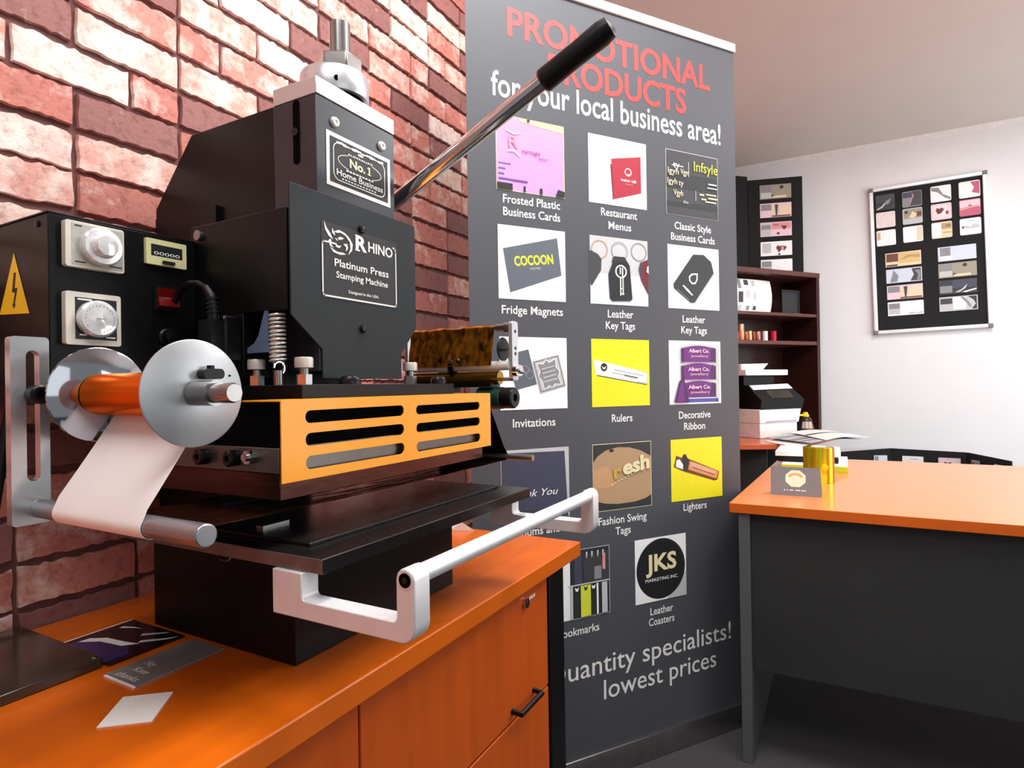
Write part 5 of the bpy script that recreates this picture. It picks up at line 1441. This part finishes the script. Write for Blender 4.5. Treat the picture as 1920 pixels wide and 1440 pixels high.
def pin_board():
    x, yaw, tilt = WALL_X - 0.0225, -90, -1.05
    cy, cz = -0.5271, 1.863
    t = thing('pin_board', 'black felt pin board with aluminium frame hanging slightly askew on the white wall', 'pin board', (x, cy, cz), yaw, None, tilt)
    W, H = 0.318, 0.492
    MB().box(-W + 0.012, W - 0.012, -0.002, 0.014, -H + 0.012, H - 0.012).build('felt_panel', 'black_felt', t)
    f = 0.024
    fr = [MB().box(-W, W, -0.013, 0.014, H - f, H), MB().box(-W, W, -0.013, 0.014, -H, -H + f), MB().box(-W, -W + f, -0.013, 0.014, -H, H), MB().box(W - f, W, -0.013, 0.014, -H, H)]
    for i, b in enumerate(fr):
        k = 0.022
        b2 = MB()
        if i < 2:
            zz = (H - f, H) if i == 0 else (-H, -H + f)
            b2.box(-W + k, W - k, -0.013, 0.014, *zz)
        else:
            xx = (-W, -W + f) if i == 2 else (W - f, W)
            b2.box(xx[0], xx[1], -0.013, 0.014, -H + k, H - k)
        b2.build('frame_rail', 'frame_alu', t, bevel=0.004, seg=3)
    for sx in (-1, 1):
        for sz in (-1, 1):
            MB().box(min(sx * W * 1.008, sx * (W - 0.0245)), max(sx * W * 1.008, sx * (W - 0.0245)), -0.0155, 0.0145, min(sz * H * 1.006, sz * (H - 0.0245)), max(sz * H * 1.006, sz * (H - 0.0245))).build('corner_cap', 'corner_grey', t, bevel=0.005, seg=3)
    bpy.context.view_layer.update()
    mw = t.matrix_world.copy()
    inv = mw.inverted()
    small = [('dark_swoosh', 'dark card with pale swoosh, top left of the pin board'), ('grey_river', 'grey card with a dark wavy right half, second in the pin board top row'), ('white_curve', 'white card with a grey curve, third in the pin board top row'), ('white_pink', 'white and pink card in the top right of the pin board'),
             ('pale_plain', 'plain pale pink card below the dark swoosh card on the pin board'), ('olive_photo', 'olive photo card with black dot on the pin board'), ('hearts', 'pale pink card with dark hearts on the pin board'), ('magenta_fade', 'card fading to magenta below the white and pink card'),
             ('cream_left', 'white card with peach left edge under the plain pink card'), ('cream_plain', 'blank off-white card under the olive photo card'), ('cream_lines', 'cream card with tan lines under the hearts card'), ('white_sketch', 'white card with a pale grey sketch under the magenta card')]
    ys = (-0.2935, -0.4435, -0.5985, -0.7475)
    rowz = ((2.250, 2.2475, 2.256, 2.2585), (2.1315, 2.1345, 2.1395, 2.1435), (2.0095, 2.0155, 2.0205, 2.0235))
    for i, (k, lab) in enumerate(small):
        r, c = divmod(i, 4)
        p = inv @ Vector((x, ys[c] - 0.0012 * r, rowz[r][c]))
        small_card('sample_card', mw @ Matrix.Translation((p.x, -0.0035, p.z)), 0.109, 0.104, K[k], lab, 'card', 'sample cards on the pin board', r=0.009)
    wide = [('w_gold', 'wide gold and brown card, upper left of the pin board lower group'), ('w_bluegrey', 'wide blue-grey card under the gold and brown card'), ('w_copper', 'wide copper card with dark figure on the pin board'), ('w_white', 'wide white card at the bottom left of the pin board'),
            ('w_paleblue', 'wide pale blue card, upper right of the pin board lower group'), ('w_olive', 'wide olive card under the pale blue card'), ('w_black', 'wide dark navy card with white streaks on the pin board'), ('w_arc', 'wide card with a dark arc at the bottom right of the pin board')]
    for i, (k, lab) in enumerate(wide):
        c, r = divmod(i, 4)
        yy = (-0.3885 - 0.0032 * r, -0.6775 - 0.0012 * r)[c]
        zz = (1.8585 - 0.1092 * r, 1.8635 - 0.1078 * r)[c]
        p = inv @ Vector((x, yy, zz))
        small_card('sample_card', mw @ Matrix.Translation((p.x, -0.0035, p.z)), 0.199, 0.092, K[k], lab, 'card', 'sample cards on the pin board', r=0.001)


mat('frame_alu', (232, 232, 234), 0.4, 0.3)
mat('corner_grey', (122, 124, 126), 0.5)
pin_board()


def display_panels():
    rx, ry = 4.5419, 0.1964
    z0 = 1.7825
    t = thing('display_panel', 'black folding display panel standing on top of the hutch', 'display panel', (rx, ry, z0), -74)
    MB().box(-0.352, 0.0, 0.0, 0.012, 0.0, 0.678).build('felt_leaf', 'black_felt', t, bevel=0.002)
    MB().prism([(-0.353, 0.0), (-0.353, 0.012), (-0.60, -0.115), (-0.60, -0.127)], 'xy', 0.0, 0.705).build('felt_leaf', 'black_felt', t, bevel=0.002)
    bpy.context.view_layer.update()
    mw = t.matrix_world.copy()
    for k, z, lab in (('w_olive', 2.368, 'wide olive card, topmost on the folding panel over the hutch'), ('w_copper', 2.240, 'wide copper card with dark figure on the folding panel'), ('w_pink', 2.109, 'wide pink card with dark hearts on the folding panel'), ('w_hearts', 1.975, 'wide white card with two dark hearts on the folding panel'), ('w_white', 1.851, 'white card lowest on the folding panel just above the hutch')):
        small_card('sample_card', mw @ Matrix.Translation((-0.1725, -0.0008, z - z0)), 0.202, 0.098, K[k], lab, 'card', 'sample cards on the folding panel', r=0.001)
    # low panel standing on the floor by the white wall
    t = thing('display_panel', 'low black folding display panel behind the far edge of the peach desk', 'display panel', (4.45, -0.4, 0))
    pts = [(4.56, 0.005), (4.70, -0.300), (4.655, -0.70), (4.30, -0.845)]
    top = [0.578, 0.601, 0.594, 0.588]
    for (a, b_), h in zip(zip(pts, pts[1:]), ((0.578, 0.601), (0.601, 0.594), (0.594, 0.588))):
        d = Vector((b_[0] - a[0], b_[1] - a[1], 0)).normalized()
        n = Vector((-d.y, d.x, 0)) * 0.010
        A, B_ = Vector((a[0] - 4.45, a[1] + 0.4, 0)) - d * 0.0, Vector((b_[0] - 4.45, b_[1] + 0.4, 0)) + d * 0.0
        vs = [A, B_, B_ + n, A + n]
        vs = [(v.x, v.y, 0.0) for v in vs] + [(vs[0].x, vs[0].y, h[0]), (vs[1].x, vs[1].y, h[1]), (vs[2].x, vs[2].y, h[1]), (vs[3].x, vs[3].y, h[0])]
        MB().add(vs, [(3, 2, 1, 0), (4, 5, 6, 7), (0, 1, 5, 4), (1, 2, 6, 5), (2, 3, 7, 6), (3, 0, 4, 7)]).build('felt_leaf', 'black_felt', t, smooth=0)
    for leaf, s, w, k, lab in ((0, 0.80, 0.085, 'w_paleblue', 'pale blue card near the left fold of the low panel'), (1, 0.30, 0.115, 'white_sketch', 'white card with grey sketch on the low panel'), (1, 0.78, 0.115, 'hearts', 'pink card with hearts on the low panel'), (2, 0.22, 0.075, 'olive_photo', 'olive card on the right leaf of the low panel'), (2, 0.75, 0.07, 'cream_plain', 'pale card at the right end of the low panel')):
        a, b_ = Vector(pts[leaf]), Vector(pts[leaf + 1])
        p = a.lerp(b_, s)
        yaw = math.atan2(b_.y - a.y, b_.x - a.x)
        d = (b_ - a).normalized()
        nn = Vector((d.y, -d.x)) * 0.0008
        mw = Matrix.Translation((p.x + nn.x, p.y + nn.y, 0.505)) @ Matrix.Rotation(yaw, 4, 'Z')
        small_card('sample_card', mw, w, 0.10, K[k], lab, 'card', 'sample cards on the low panel', r=0.003)


display_panels()
